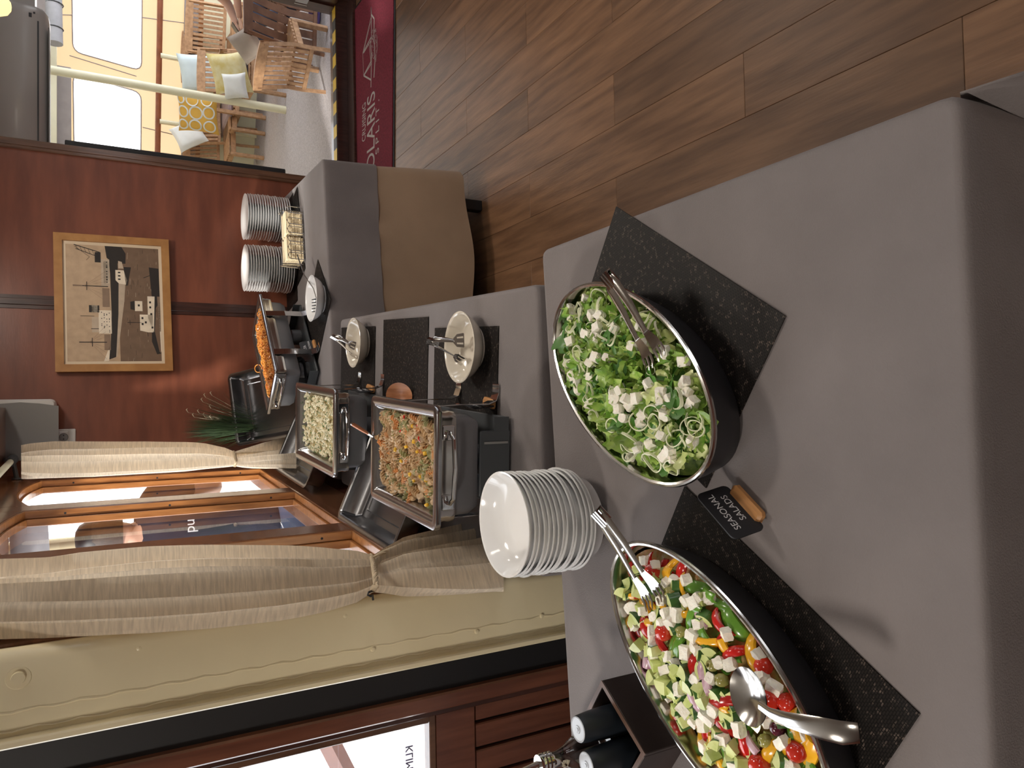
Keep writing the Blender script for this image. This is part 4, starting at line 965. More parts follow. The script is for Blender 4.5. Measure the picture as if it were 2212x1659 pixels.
# pale creamy pasta in the middle dish
def tort(seed):
    random.seed(seed); b = MB(); cur = random.uniform(1.2, 2.4); L = .026; pts = []
    for i in range(7):
        a = (i / 6 - .5) * cur; pts.append((L / cur * math.sin(a), L / cur * (math.cos(a) - 1), 0))
    b.tube(pts, [.0035, .007, .009, .0095, .009, .007, .0035], 10, flat=.75); return b.mesh('filled_pasta', M_TORT, 60)
TORT = [tort(i) for i in range(4)]; FT = pan_frame((-.051, 2.54), -math.atan2(.042, .53)); random.seed(51)
bed(FT, .205, .465, .949, M_TORTBED, 'cream sauce between the pale pasta pieces', 'cream_sauce', .008, 7)
for it in range(290):
    u, v = random.uniform(-.096, .098), random.uniform(-.215, .225); p = FT @ Vector((u, v, .955 + .5 * relief(u, v, 8)))
    place(random.choice(TORT), 'filled_pasta', p, (random.uniform(-.7, .7), random.uniform(-.7, .7), random.random() * 6.28), random.uniform(.55, .9), 'pale curled pasta piece in cream sauce in the middle chafing dish', 'pasta', 'pale pasta pieces in the middle chafing dish')
b = MB(); random.seed(52)
for it in range(900):
    u, v = random.uniform(-.1, .1), random.uniform(-.225, .228); z = .963 + .5 * relief(u, v, 8) + random.uniform(-.002, .004); p = FT @ Vector((u, v, z)); a = random.random() * 6; s = random.uniform(.0015, .004)
    d = Vector((math.cos(a), math.sin(a), random.uniform(-.5, .5))) * s; e = Vector((-math.sin(a), math.cos(a), random.uniform(-.5, .5))) * s * .6
    b.add([p - d, p + e, p + d, p - e + Vector((0, 0, .001))], [(0, 1, 2, 3)])
tag(b.build('chopped_parsley', M_PARS, None, 0), 'chopped parsley flecks over the pale creamy pasta', 'herb', kind='stuff')
# spaghetti
FS = pan_frame((.267, 3.447), -math.atan2(.386, .364)); random.seed(61)
bed(FS, .195, .46, .952, M_SPAGBED, 'tomato sauce under the spaghetti strands', 'tomato_sauce', .012, 5)
b = MB()
for it in range(330):
    u, v = random.uniform(-.085, .085), random.uniform(-.205, .205); r = random.uniform(.012, .035); a = random.random() * 6; ln = random.uniform(2, 5.5); pts = []
    for k in range(9):
        t = a + ln * k / 8; x, y = u + r * math.cos(t), v + r * .8 * math.sin(t); x, y = max(-.094, min(.094, x)), max(-.222, min(.222, y))
        pts.append(FS @ Vector((x, y, .958 + .016 * (1 - (x / .1) ** 2) + .012 * noise.noise((x * 25, y * 25, 1)) + .007 * math.sin(t * 2.3 + it))))
    b.tube(pts, .0021, 5)
tag(b.build('spaghetti', M_SPAG, None, 60), 'tangled tomato spaghetti heaped in the farthest chafing dish', 'pasta', kind='stuff')
b = MB(); c0 = FS @ Vector((-.108, .01, .985)); b.tube([c0 + Vector((.02 * math.cos(t) * .9, .006 * math.sin(t), .014 * math.sin(t))) for t in [k * .5 for k in range(13)]], .0022, 6)
tag(b.build('spaghetti_strand', M_SPAG), 'single spaghetti strand looped over the pan rim', 'pasta')

# ---------------------------------------------------------------- condiment caddy, mills, oil bottle
A, Cc = Vector((-.466, 1.043)), Vector((-.545, .93)); ax = (Cc - A).normalized(); ay = Vector((ax.y, -ax.x)); 
if ay.x > 0: ay = -ay
ca = math.atan2(ax.y, ax.x); cd = thing('condiment_caddy', 'dark wooden caddy with partitions holding mills and an oil bottle', 'caddy', (A.x, A.y, TT + .001), ca)
sy = 1 if (R(ca) @ Vector((0, 1, 0))).xy.dot(ay) > 0 else -1
LX, LY, HZ, th = (Cc - A).length, .235 * sy, .088, .008
def yb(x0, x1, y0, y1, z0, z1, n, m=M_CADDY):
    y0, y1 = sorted((y0, y1)); MB().box(x0, x1, y0, y1, z0, z1, b=.0012).build(n, m, cd)
yb(0, LX, 0, th * sy, 0, HZ, 'side_panel'); yb(0, LX, LY - th * sy, LY, 0, HZ, 'side_panel'); yb(0, th, th * sy, LY - th * sy, 0, HZ, 'side_panel'); yb(LX - th, LX, th * sy, LY - th * sy, 0, HZ, 'side_panel')
yb(th, LX - th, th * sy, LY - th * sy, .002, .008, 'bottom'); yb(th, LX - th, LY * .5 - .003, LY * .5 + .003, .008, HZ - .004, 'partition')
m = MB()
for x0, x1, y0, y1 in ((0, LX, 0, th), (0, LX, abs(LY) - th, abs(LY)), (0, th, th, abs(LY) - th), (LX - th, LX, th, abs(LY) - th)):
    a_, b_ = sorted((y0 * sy, y1 * sy)); m.box(x0, x1, a_, b_, HZ, HZ + .0012)
m.build('rim_edge', M_CADDYE, cd)
def c2w(x, y, z): v = R(ca) @ Vector((x, y * sy, z)); return Vector((A.x, A.y, TT)) + v
for (x, y), lab in (((.048, .045), 'black mill with a pale ringed top in the caddy corner nearest the plate stack'), ((.094, .072), 'black mill with a pale ringed top in the caddy, nearer the camera')):
    t = thing('pepper_mill', lab, 'mill', c2w(x, y, .0085))
    b = MB(); b.lathe([(0, 0), (.024, 0), (.0255, .003), (.0255, .085), (.024, .115), (.0215, .138), (.0205, .140), (0, .140)], 28); b.build('body', M_MILL, t)
    b = MB(); b.lathe([(.0175, .1402), (.0188, .1412), (.0202, .1405), (.0205, .139)], 28); b.build('top_ring', M_MILLR, t)
    b = MB(); b.lathe([(0, .1425), (.0028, .1425), (.003, .1412), (.006, .1416), (.0068, .1402)], 20); b.build('top_button', M_MILLR, t)
bt = thing('oil_bottle', 'clear glass oil bottle with steel pourer standing in the caddy', 'bottle', c2w(.055, .105, .0085))
b = MB(); b.lathe([(0, .002), (.027, .002), (.03, .006), (.03, .10), (.027, .125), (.016, .15), (.0125, .165), (.0125, .185)], 28); b.build('glass_body', M_GLASS, bt)
b = MB(); b.lathe([(0, .004), (.0265, .004), (.0275, .01), (.0275, .07), (0, .07)], 24); b.build('contents', M_OIL, bt)
b = MB(); b.lathe([(.0128, .176), (.0155, .177), (.0155, .181), (.0135, .182), (.0155, .184), (.0155, .188), (.0135, .189), (.0155, .191), (.0155, .196), (.0145, .2), (0, .202)], 24); b.build('pourer_collar', M_CHROME, bt)
b = MB(); b.tube([(0, 0, .2), (-.004, .002, .222), (-.010, .006, .262)], [.006, .005, .0034], 10); b.build('spout', M_STEEL, bt)
tb = thing('sachet_stack', 'pale paper sachets standing between the mills in the caddy', 'sachets', c2w(.035, .078, .0085)); b = MB()
for k in range(4): b.box(-.016, .016, -.004 + k * .003, -.0025 + k * .003, 0, .085 - k * .004, R(.5 + k * .05))
b.build('sachet', M_PAPER, tb); tb['kind'] = 'stuff'

# ---------------------------------------------------------------- curtains, rod
NLW = Vector((1, -.06, 0)).normalized()
def curtain(rows, pp, nn, folds, amp, label, m=M_CURT, seed=0, sub=6):
    t = thing('curtain', label, 'curtain', plane_pt(rows[0][0], (rows[0][1] + rows[0][2]) / 2, pp, nn)); O = Vector(t.location)
    nn = Vector(nn).normalized(); L = []
    for i in range(len(rows) - 1):
        for k in range(sub):
            f = k / sub; f = f * f * (3 - 2 * f) if 0 else f; L.append([rows[i][j] + (rows[i + 1][j] - rows[i][j]) * f for j in range(3)])
    L.append(list(rows[-1])); nu = folds * 10; vs = []; tz = []
    for r, (x, y0, y1) in enumerate(L):
        a, c = plane_pt(x, y0, pp, nn), plane_pt(x, y1, pp, nn); w = (a - c).length; am = amp * min(1.5, max(.45, w / .25)) if 1 else amp
        for i in range(nu + 1):
            u = i / nu; ph = seed + r * .018 * math.sin(i * .5 + seed); q = a.lerp(c, u)
            wv = math.sin(u * folds * 2 * PI + ph) + .45 * math.sin(u * folds * 3.3 * PI + seed * 2 + r * .03) + .35 * noise.noise((u * 5, r * .06, seed))
            sharp = math.copysign(abs(wv) ** .8, wv); edge = min(1, 8 * u, 8 * (1 - u))
            vs.append(q + nn * (am * sharp * (.25 + .75 * edge)) - O)
    b = MB(); n1 = nu + 1
    b.add(vs, [(r * n1 + i, r * n1 + i + 1, (r + 1) * n1 + i + 1, (r + 1) * n1 + i) for r in range(len(L) - 1) for i in range(nu)])
    o = b.build('drape', m, t, 70); return t, O
def rope(pts, r, parent, O, name='tie_rope'):
    pts = [Vector(p) for p in pts]; dense = []
    for i in range(len(pts) - 1):
        k = max(2, int((pts[i + 1] - pts[i]).length / .006))
        dense += [pts[i].lerp(pts[i + 1], j / k) for j in range(k)]
    dense.append(pts[-1]); b = MB()
    for ph in (0, 2.1, 4.2):
        q = []
        for i, p in enumerate(dense):
            d = (dense[min(i + 1, len(dense) - 1)] - dense[max(i - 1, 0)]).normalized(); s = d.cross(Vector((.3, .2, 1))).normalized(); u = d.cross(s)
            a = i * .75 + ph; q.append(p + (s * math.cos(a) + u * math.sin(a)) * r * .55 - O)
        b.tube(q, r * .6, 6)
    b.build(name, M_ROPE, parent, 60)
pN = Vector((-.26, 3.85, 0)) + NLW * .040
rowsN = [(-80, 1240, 1362), (0, 1232, 1359), (100, 1224, 1358), (173, 1214, 1356), (320, 1203, 1348), (450, 1200, 1336), (600, 1202, 1318), (700, 1204, 1300), (770, 1207, 1284), (806, 1212, 1268), (830, 1198, 1270), (870, 1180, 1274), (940, 1160, 1276), (1010, 1140, 1277), (1088, 1118, 1276)]
cu, O = curtain(rowsN, pN, NLW, 6, .021, 'near beige linen curtain tied back with a cord beside the cream column', seed=1.3)
dn = lambda x, y, o: plane_pt(x, y, pN + NLW * o, NLW)
rope([dn(806, 1274, .0), dn(812, 1262, .025), dn(810, 1240, .034), dn(806, 1215, .03), dn(802, 1200, .01)], .0055, cu, O)
rope([dn(806, 1206, .02), dn(822, 1196, .03), dn(860, 1180, .03), (dn(900, 1166, .026)), dn(930, 1155, .02)], .0045, cu, O)
b = MB(); q = [dn(806, 1276, .0), dn(797, 1279, .004), dn(794, 1285, .0), dn(801, 1288, -.004), dn(805, 1286, -.01), dn(806, 1296, -.02)]; b.tube([p - O for p in q], .0022, 6); b.build('hook', M_BLACK, cu)
nF = Vector((.55, -.135, 0)).normalized(); pF = Vector((-.238, 3.25, 0))
rowsF = [(46, 968, 1027), (66, 964, 1031), (119, 957, 1033), (200, 956, 1031), (316, 956, 1023), (400, 959, 1018), (443, 963, 1014), (485, 971, 1009), (507, 978, 1006), (525, 972, 1009), (545, 966, 1011), (600, 951, 1012), (640, 940, 1013)]
cu, O = curtain(rowsF, pF, nF, 5, .016, 'far beige linen curtain tied back in the corner beside the red wall', seed=2.2)
df = lambda x, y, o: plane_pt(x, y, pF + nF * o, nF)
rope([df(507, 1008, 0), df(510, 996, .024), df(508, 984, .026), df(505, 976, .006)], .006, cu, O)
rope([df(508, 980, .02), df(525, 978, .025), df(560, 977, .025), df(600, 974, .02)], .005, cu, O)
rd = thing('curtain_rod', 'cream curtain rod over the windows with a dark spring at its end', 'rod', MLW @ Vector((-.1, -.085, 1.945))); O = Vector(rd.location)
b = MB(); b.tube([MLW @ Vector((-.16, -.085, 1.945)) - O, MLW @ Vector((-2.1, -.085, 1.945)) - O], .0125, 14); b.build('pole', M_POLE, rd)
b = MB(); b.tube([MLW @ Vector((-.05, -.085, 1.945)) - O, MLW @ Vector((-.17, -.085, 1.945)) - O], .02, 14); b.build('end_sleeve', M_DARKPL, rd)
b = MB(); b.tube([MLW @ Vector((-.12, -.085, 1.94)) - O, MLW @ Vector((-.12, 0, 1.925)) - O], .009, 10); b.lathe([(0, .004), (.02, .004), (.022, 0)], 16, T(*(MLW @ Vector((-.12, -.008, 1.925)) - O)) @ R(PI / 2, 'Y')); b.build('bracket', M_DARKPL, rd)

# ---------------------------------------------------------------- things on the back wall
ht = thing('wall_heater', 'grey white wall unit with a darker front panel in the corner above the socket', 'wall unit', (-.055, 3.85, 1.79))
b = MB(); b.rrect([(.006, .0), (0, .008), (0, .07), (.008, .085)], .262, .27, .022, T(0, .03, .135) @ R(PI / 2, 'X'), True, True); b.build('case', M_WHITEPL, ht)
b = MB(); pts = [(-.131, -.02), (.10, -.02), (.112, .05), (.118, .12), (.112, .2), (.124, .262), (-.131, .262)]; b.loft([[(x, y, z + .01) for x, z in pts] for y in (-.054, -.062)], True, True); b.build('front_panel', M_GREYPL, ht)
b = MB(); b.box(.055, .086, -.0645, -.062, .216, .222); b.build('badge', M_DARKPL, ht)
sk = thing('wall_socket', 'double frame white wall socket under the wall unit beside the far curtain', 'socket', at_y(144, 944, 3.872)); b = MB()
b.rrect([(0, 0), (0, .007), (.003, .01)], .072, .07, .005, R(PI / 2, 'X'), True, True); b.build('frame_plate', M_WHITEPL, sk)
b = MB(); b.box(-.026, .026, -.016, -.009, -.008, .030, b=.002) ; b.build('inner_plate', M_WHITEPL, sk)
b = MB(); b.lathe([(.0, .001), (.016, .001), (.018, .0035), (.0185, 0)], 24, T(0, -.0155, .011) @ R(PI / 2, 'X')); b.build('outlet_ring', M_GREYPL, sk)
b = MB()
for x in (-.008, .008): b.lathe([(0, .0045), (.0026, .0045), (.003, 0)], 10, T(x, -.0155, .011) @ R(PI / 2, 'X'))
b.build('pin_hole', M_BLACK, sk)
FW, FH = .647, .480
PM = MBW @ T(-.009, -.0125, 1.562) @ R(-.018, 'Y')
pc = thing('framed_picture', 'framed sepia ship photograph hanging on the red wall panels', 'picture', PM.translation, PM.to_euler())
fw = .034
for x0, x1, z0, z1, v in ((-FW / 2, FW / 2, FH / 2 - fw, FH / 2, 0), (-FW / 2, FW / 2, -FH / 2, -FH / 2 + fw, 1), (-FW / 2, -FW / 2 + fw, -FH / 2, FH / 2, 2), (FW / 2 - fw, FW / 2, -FH / 2, FH / 2, 3)):
    f = fw; b = MB()
    if v < 2: o_, i_ = (z1, z0) if v == 0 else (z0, z1); pts = [(x0, o_), (x1, o_), (x1 - f, i_), (x0 + f, i_)]
    else: o_, i_ = (x0, x1) if v == 2 else (x1, x0); pts = [(o_, z0), (o_, z1), (i_, z1 - f), (i_, z0 + f)]
    b.loft([[(x, y, z) for x, z in pts] for y in (0, -.016, -.018)], True, True); b.build('frame_rail', M_PICFR, pc)
MB().box(-FW / 2 + fw - .004, FW / 2 - fw + .004, -.006, -.001, -FH / 2 + fw - .004, FH / 2 - fw + .004).build('mount', M_PAPER, pc)
pw, ph = FW - 2 * fw - .028, FH - 2 * fw - .026
def pq(cx, cy): return ((1075 - cy) / 675 - .5) * pw, (.5 - (cx - 362) / 555) * ph     # picture coordinates read off the print
pr = MB()
def pp_(mi, pts, ly):
    pr.m = mi; q = [pq(*p) for p in pts]; a = sum(q[i - 1][0] * q[i][1] - q[i][0] * q[i - 1][1] for i in range(len(q)))
    if a < 0: q = q[::-1]
    pr.add([(x, -.0062 - ly * .00012, z) for x, z in q], [tuple(range(len(q)))])
def pl_(mi, pts, w, ly):
    pr.m = mi
    for p, q in zip(pts[:-1], pts[1:]):
        a, c = Vector(pq(*p)), Vector(pq(*q)); d = c - a
        if d.length < 1e-6: continue
        n_ = Vector((-d.y, d.x)).normalized() * w / 2
        pr.add([(v.x, -.0062 - ly * .00012, v.y) for v in (a + n_, a - n_, c - n_, c + n_)], [(0, 1, 2, 3)])
SKY, SEA, BLK, WHT, GRY, PAL = range(6)
pp_(SKY, [(362, 1075), (362, 400), (690, 400), (690, 1075)], 0); pp_(SEA, [(668, 1075), (660, 400), (917, 400), (917, 1075)], 1)
random.seed(5)
for k in range(90):
    x, y = random.uniform(690, 912), random.uniform(400, 1070); l = random.uniform(8, 40); pl_(random.choice((GRY, GRY, BLK, PAL)), [(x, y), (x + random.uniform(-3, 3), min(1074, y + l))], .0012, 2)
pp_(BLK, [(590, 400), (690, 400), (715, 440), (712, 500), (640, 500), (600, 470)], 2)
pp_(BLK, [(580, 1072), (612, 980), (622, 800), (618, 560), (612, 470), (662, 480), (668, 600), (662, 800), (642, 1050)], 3); pp_(PAL, [(650, 1048), (700, 720), (708, 620), (690, 600), (668, 600), (662, 800), (642, 1050)], 4)
pp_(PAL, [(668, 485), (690, 490), (700, 530), (668, 530)], 4); pp_(WHT, [(570, 1075), (600, 1072), (612, 960), (600, 1000)], 5)
for x0, x1, y0, y1, c_ in ((545, 620, 780, 915, WHT), (505, 545, 820, 908, PAL), (490, 550, 752, 793, BLK), (505, 540, 752, 793, WHT), (565, 615, 480, 640, PAL), (580, 612, 490, 620, WHT), (570, 612, 650, 760, GRY), (575, 612, 920, 1010, GRY)):
    pp_(c_, [(x0, y0), (x0, y1), (x1, y1), (x1, y0)], 5)
for k in range(26): y = random.uniform(785, 910); x = random.choice((560, 575, 590, 605)); pp_(BLK, [(x, y), (x, y + 5), (x + 5, y + 5), (x + 5, y)], 6)
for k in range(14): y = random.uniform(490, 620); pp_(BLK, [(595, y), (595, y + 5), (603, y + 5), (603, y)], 6)
for a_, c_, w_ in (((405, 640), (605, 640), .004), ((430, 965), (590, 965), .004), ((440, 815), (520, 815), .002), ((500, 888), (545, 888), .003)): pl_(BLK, [a_, c_], w_, 6)
pp_(GRY, [(400, 645), (400, 634), (455, 636), (455, 644)], 7)
for mx, (top, base) in ((640, (405, 600)), (965, (430, 585))):
    for dy in (-95, -60, -30, 30, 60, 95): pl_(GRY, [(top + 60, mx), (base, mx + dy)], .0008, 6)
    pl_(BLK, [(top + 75, mx - 25), (top + 75, mx + 25)], .003, 6)
pl_(BLK, [(410, 402), (560, 440)], .004, 6); pl_(BLK, [(420, 425), (560, 470)], .003, 6); pl_(BLK, [(412, 410), (500, 470), (480, 490)], .0014, 6); pp_(BLK, [(530, 440), (530, 500), (565, 500), (565, 440)], 6)
for k in range(6): pl_(BLK, [(420 + k * 24, 405 + k * 6), (432 + k * 24, 430 + k * 7)], .0015, 6)
pp_(WHT, [(650, 540), (650, 600), (670, 620), (712, 625), (720, 600), (700, 540)], 6); pp_(BLK, [(700, 520), (712, 630), (722, 630), (745, 520)], 6)
for y in (550, 570, 590): pp_(BLK, [(665, y), (665, y + 8), (680, y + 8), (680, y)], 7)
pp_(BLK, [(855, 515), (915, 520), (917, 720), (890, 760), (880, 900), (905, 1020), (917, 1030), (890, 1035), (860, 960), (868, 700)], 6)
pp_(WHT, [(840, 690), (840, 820), (875, 905), (885, 690)], 7); pp_(WHT, [(762, 720), (762, 780), (808, 780), (808, 720)], 7); pp_(WHT, [(790, 800), (790, 895), (840, 905), (870, 905), (870, 800)], 7)
pp_(BLK, [(735, 725), (735, 770), (762, 775), (762, 720)], 7); pp_(GRY, [(900, 690), (910, 900), (917, 900), (917, 690)], 8); pp_(WHT, [(905, 730), (915, 1020), (920, 1020), (915, 730)], 8)
for x, y in ((850, 720), (850, 750), (855, 790), (800, 815), (800, 850), (820, 840), (780, 740), (860, 870)): pp_(BLK, [(x, y), (x, y + 12), (x + 12, y + 12), (x + 12, y)], 9)
pl_(BLK, [(715, 848), (800, 848)], .003, 7); pl_(BLK, [(730, 835), (730, 862)], .002, 7); pl_(BLK, [(870, 560), (820, 580)], .003, 7)
pr.build('print', M_SEP, pc, 0)
# air conditioner over the doorway, pendant globe
ac = thing('air_conditioner', 'white wall air conditioner over the doorway to the deck', 'air conditioner', (1.96, 5.268, 1.886)); b = MB()
sec = [(0, .012), (-.05, .0), (-.13, .004), (-.185, .022), (-.205, .06), (-.213, .13), (-.213, .29), (-.2, .31), (0, .31)]
sc_ = lambda f, x: [(x, y * f - (1 - f) * .08, .15 + (z - .15) * f) for y, z in sec]
b.loft([sc_(.9, -.47), sc_(.98, -.462), sc_(1, -.44), sc_(1, .40), sc_(.98, .435), sc_(.9, .45)], True, True); b.build('case', M_WHITEPL, ac, 50)
b = MB(); b.box(-.38, .36, -.2085, -.196, .050, .058); b.build('louvre_slot', M_DARKPL, ac)
b = MB(); b.box(-.36, .34, -.196, -.12, -.002, .004, R(.0)); b.build('louvre', M_GREYPL, ac)
b = MB(); b.box(.375, .40, -.2105, -.2, .085, .10); b.box(.40, .41, -.209, -.2, .068, .078); b.build('display', M_DARKPL, ac)
gl = at_y(-4, 10, 4.3); lp = thing('pendant_lamp', 'glowing warm yellow globe lamp hanging before the air conditioner', 'lamp', gl)
b = MB(); b.lathe([(0, -.055), (.02, -.052), (.042, -.036), (.055, 0), (.045, .034), (.025, .05), (.012, .054)], 24); b.build('globe', M_LAMP, lp)
b = MB(); b.tube([(0, 0, .05), (0, 0, CEIL - gl.z)], .006, 8); b.lathe([(.016, .05), (.016, .08), (.006, .085)], 14); b.build('stem', M_BRUSH, lp)
# grass plant in the corner
gp = thing('grass_plant', 'dark bushy grass plant in a pot in the corner behind the steel pan', 'plant', (-.075, 3.765, TT)); random.seed(77)
b = MB(); b.lathe([(0, 0), (.045, 0), (.055, .1), (.058, .11), (.05, .11), (.048, .1), (0, .095)], 20); b.build('pot', M_POT, gp)
b = MB()
for k in range(620):
    a = random.random() * 6.28; r0 = random.random() * .04; ln = random.uniform(.25, .43); sp = random.uniform(.02, .22)
    if math.sin(a) > .3: sp *= .35
    if math.cos(a) < -.2: sp *= .5
    p0 = Vector((r0 * math.cos(a), r0 * math.sin(a), .095)); p2 = p0 + Vector((math.cos(a) * sp, math.sin(a) * sp, ln)); p1 = p0.lerp(p2, .55) + Vector((0, 0, .04)); s = Vector((-math.sin(a), math.cos(a), 0)) * .0013
    b.add([p0 - s, p0 + s, p1 + s * .8, p1 - s * .8, p2], [(0, 1, 2, 3), (3, 2, 4)])
stuff(b.build('blades', M_GRASS, gp, 0))
b = MB()
for k in range(9):
    a = random.uniform(-.6, 1.0); p2 = Vector((math.cos(a) * random.uniform(.05, .2), -.04, random.uniform(.38, .49))); b.tube([(0, 0, .1), p2 * .6 + Vector((0, 0, .05)), p2], [.0008, .0007, .0005], 4); b.tube([p2, p2 + Vector((.014, 0, .008)), p2 + Vector((.02, 0, .003))], [.001, .0024, .0008], 5)
stuff(b.build('seed_heads', mat('seed_head', (.5, .42, .3), .8), gp))

# napkins in a chrome wire holder
nh = thing('napkin_holder', 'chrome wire holder gripping two piles of beige paper napkins', 'napkin holder', (.815, 3.545, TT + .003), math.radians(8)); b = MB()
def wire(pts, r=.0022): b.tube(pts, r, 6)
for x in (-.115, -.075, -.03, .012, .055, .11):
    wire([(x, .05, .004), (x, -.055, .004), (x, -.058, .07), (x + .018, -.058, .078), (x + .03, -.058, .07), (x + .03, -.055, .004)])
    wire([(x, .055, .004), (x, .058, .07), (x + .018, .058, .078), (x + .03, .058, .07), (x + .03, .055, .004)])
wire([(-.13, 0, .092), (.13, 0, .092)], .003); wire([(-.13, -.05, .004), (.14, -.05, .004)]); wire([(-.13, .05, .004), (.14, .05, .004)])
for x in (-.13, .13): wire([(x, 0, .092), (x, -.02, .1), (x, -.03, .06), (x, -.03, .004)]); wire([(x, 0, .092), (x, .02, .1), (x, .03, .06), (x, .03, .004)])
b.build('wire_frame', M_CHROME, nh)
for k, (x, lab) in enumerate(((-.062, 'beige napkin pile in the wire holder, nearer the pasta fork'), (.064, 'beige napkin pile in the wire holder, nearer the doorway'))):
    t = thing('napkin_pile', lab, 'napkins', (nh.location.x + x * math.cos(.14), nh.location.y + x * math.sin(.14), TT + .008), math.radians(8)); b = MB()
    for i in range(12):
        b.box(-.056, .056, -.049 + random.uniform(-.003, .003), .049, i * .0066, i * .0066 + .0058, R(random.uniform(-.03, .03)), b=.0025)
    b.build('napkin', M_NAP, t); t['kind'] = 'stuff'

# ---------------------------------------------------------------- doormat
e0, e1 = Vector((1.45, 4.385, 0)), Vector((2.86, 4.29, 0)); dx = (e1 - e0).normalized(); dy = Vector((-dx.y, dx.x, 0)); ang = math.atan2(dx.y, dx.x); W_, H_ = (e1 - e0).length, .86
dm = thing('doormat', 'dark red doormat with grey ship drawing and lettering at the deck door', 'doormat', e0, ang)
MB().box(0, W_, 0, H_, .0005, .006, b=.002).build('rubber_border', M_MATBORDER, dm); MB().box(.022, W_ - .022, .022, H_ - .022, .006, .011, b=.002).build('pile', M_RED, dm)
def ml(x, y): p = at_z(x, y, .0112) - e0; return (p.dot(dx), p.dot(dy))
b = MB(); k_ = .12658; cp = lambda pts: [ml(600 + x * k_, y * k_) for x, y in pts]
for pts, w_ in (([(1590, 120), (1600, 250), (1645, 320), (1640, 600), (1650, 800), (1662, 1000), (1640, 1325)], .012), ([(1590, 120), (1598, 330), (1600, 580), (1585, 760), (1600, 960), (1592, 1360), (1590, 1490)], .011),
                ([(1590, 300), (1450, 910)], .008), ([(1590, 360), (1460, 900)], .006), ([(1590, 640), (1450, 910)], .010), ([(1585, 700), (1465, 905)], .008), ([(1450, 910), (1465, 1290)], .005), ([(1465, 1290), (1600, 1030)], .010),
                ([(1475, 1285), (1600, 1080)], .008), ([(1465, 1290), (1595, 1365)], .012), ([(1690, 600), (1700, 800), (1680, 1000)], .004), ([(1560, 760), (1575, 900), (1590, 1100)], .006)):
    b.strip(cp(pts), w_, .0112)
random.seed(3)
for i in range(70):
    x, y = random.uniform(1590, 1690), random.uniform(480, 1010); b.strip(cp([(x, y), (x + random.uniform(-6, 6), y + random.uniform(10, 60))]), .0035, .0112)
b.build('ship_drawing', M_PRINTGREY, dm, 0)
def mtext(txt, x0, x1, y_end, y_start, nvis):        # upright lettering on the mat, right aligned at the end pixel
    a, c = Vector(ml(x1, y_end)), Vector(ml(x1, y_start)); tp = Vector(ml(x0, y_end)); size = (tp - a).length / .70
    o = text_mesh('lettering', txt, size, M_PRINTGREY, dm, None, 'RIGHT', .0002); xs_ = [v.co.x for v in o.data.vertices]; wv = max(xs_) - min(xs_)
    sx = (a - c).length / (wv * nvis / len(txt)); o.data.transform(T(a.x, a.y + size * .35, .0113) @ Matrix.Diagonal((sx, 1, 1, 1)))
mtext('POLARIS', 795, 811, 191, 304, 4.05); mtext('CRUISING', 783.5, 790.5, 218, 300, 8); mtext('S P L I T .', 812.5, 819.5, 212, 306, 9)

# ---------------------------------------------------------------- the deck beyond the doorway
DZ = -.15
struct(MB().box(.6, 7.5, 5.43, 12, DZ - .1, DZ).build('floor_deck', M_CARPET))
struct(MB().box(.6, 7.5, 5.43, 11.5, 2.42, 2.5).build('ceiling_deck', mat('deck_roof_cream', (.8, .78, .7), .7)))
tk = thing('carpet_tile', 'grey carpet mat edged in pale blue just outside the doorway', 'mat', (1.75, 5.52, DZ)); MB().box(-.42, .42, 0, .2, 0, .012, b=.003).build('tile', M_CARPET, tk)
MB().box(-.43, .43, .2, .215, 0, .012).build('edging', mat('pale_blue_edge', (.45, .55, .7), .5), tk)
po = thing('deck_post', 'slim pale cream round post standing on the deck carpet', 'post', (0, 0, 0)); pb = at_z(617, 238, DZ); po.location = pb
b = MB(); b.tube([(0, 0, 0), (0, 0, 2.35)], .042, 20); b.build('shaft', M_POLE, po)
NT = Vector((.33, 1, 0)).normalized(); P0 = Vector((4, 10, 0)); ET = Vector((1, -.33, 0)).normalized()
def tp(x, y): p = plane_pt(x, y, P0, NT); return ((p - P0).dot(ET), p.z)
def tw(s, z, off=0): p = P0 + ET * s - NT * off; return Vector((p.x, p.y, z))
def rounded(poly, r):
    out = []
    for i in range(len(poly)):
        a, b_, c = Vector(poly[i - 1]), Vector(poly[i]), Vector(poly[(i + 1) % len(poly)]); u, v = (a - b_).normalized() * r, (c - b_).normalized() * r
        for k in range(5): t = k / 4; out.append((b_ + u).lerp(b_, t).lerp(b_.lerp(b_ + v, t), t))
    return out
z_t, z_b = tp(157, 100)[1], tp(306, 100)[1]
wR = [(tp(163, 112)[0], z_t), (tp(300, 152)[0], z_b), (3.4, z_b), (3.4, z_t)]; wL = [(-1.9, z_t), (-1.9, z_b), (tp(304, 200)[0], z_b), (tp(158, 158)[0], z_t)]
tpw = thing('tarpaulin_wall', 'tan tarpaulin side wall with two big clear windows', 'tarpaulin', P0)
bm = bmesh.new(); es = []
for loop in ([(-4, .55), (4, .55), (4, 2.42), (-4, 2.42)], rounded(wR, .1), rounded(wL, .1)):
    vs = [bm.verts.new(tw(s, z) - P0) for s, z in loop]; es += [bm.edges.new((vs[i], vs[(i + 1) % len(vs)])) for i in range(len(vs))]
bmesh.ops.triangle_fill(bm, use_beauty=True, use_dissolve=False, edges=es); me = bpy.data.meshes.new('canvas'); bm.to_mesh(me); bm.free(); me.materials.append(M_TARPT); obj('canvas', me, tpw)
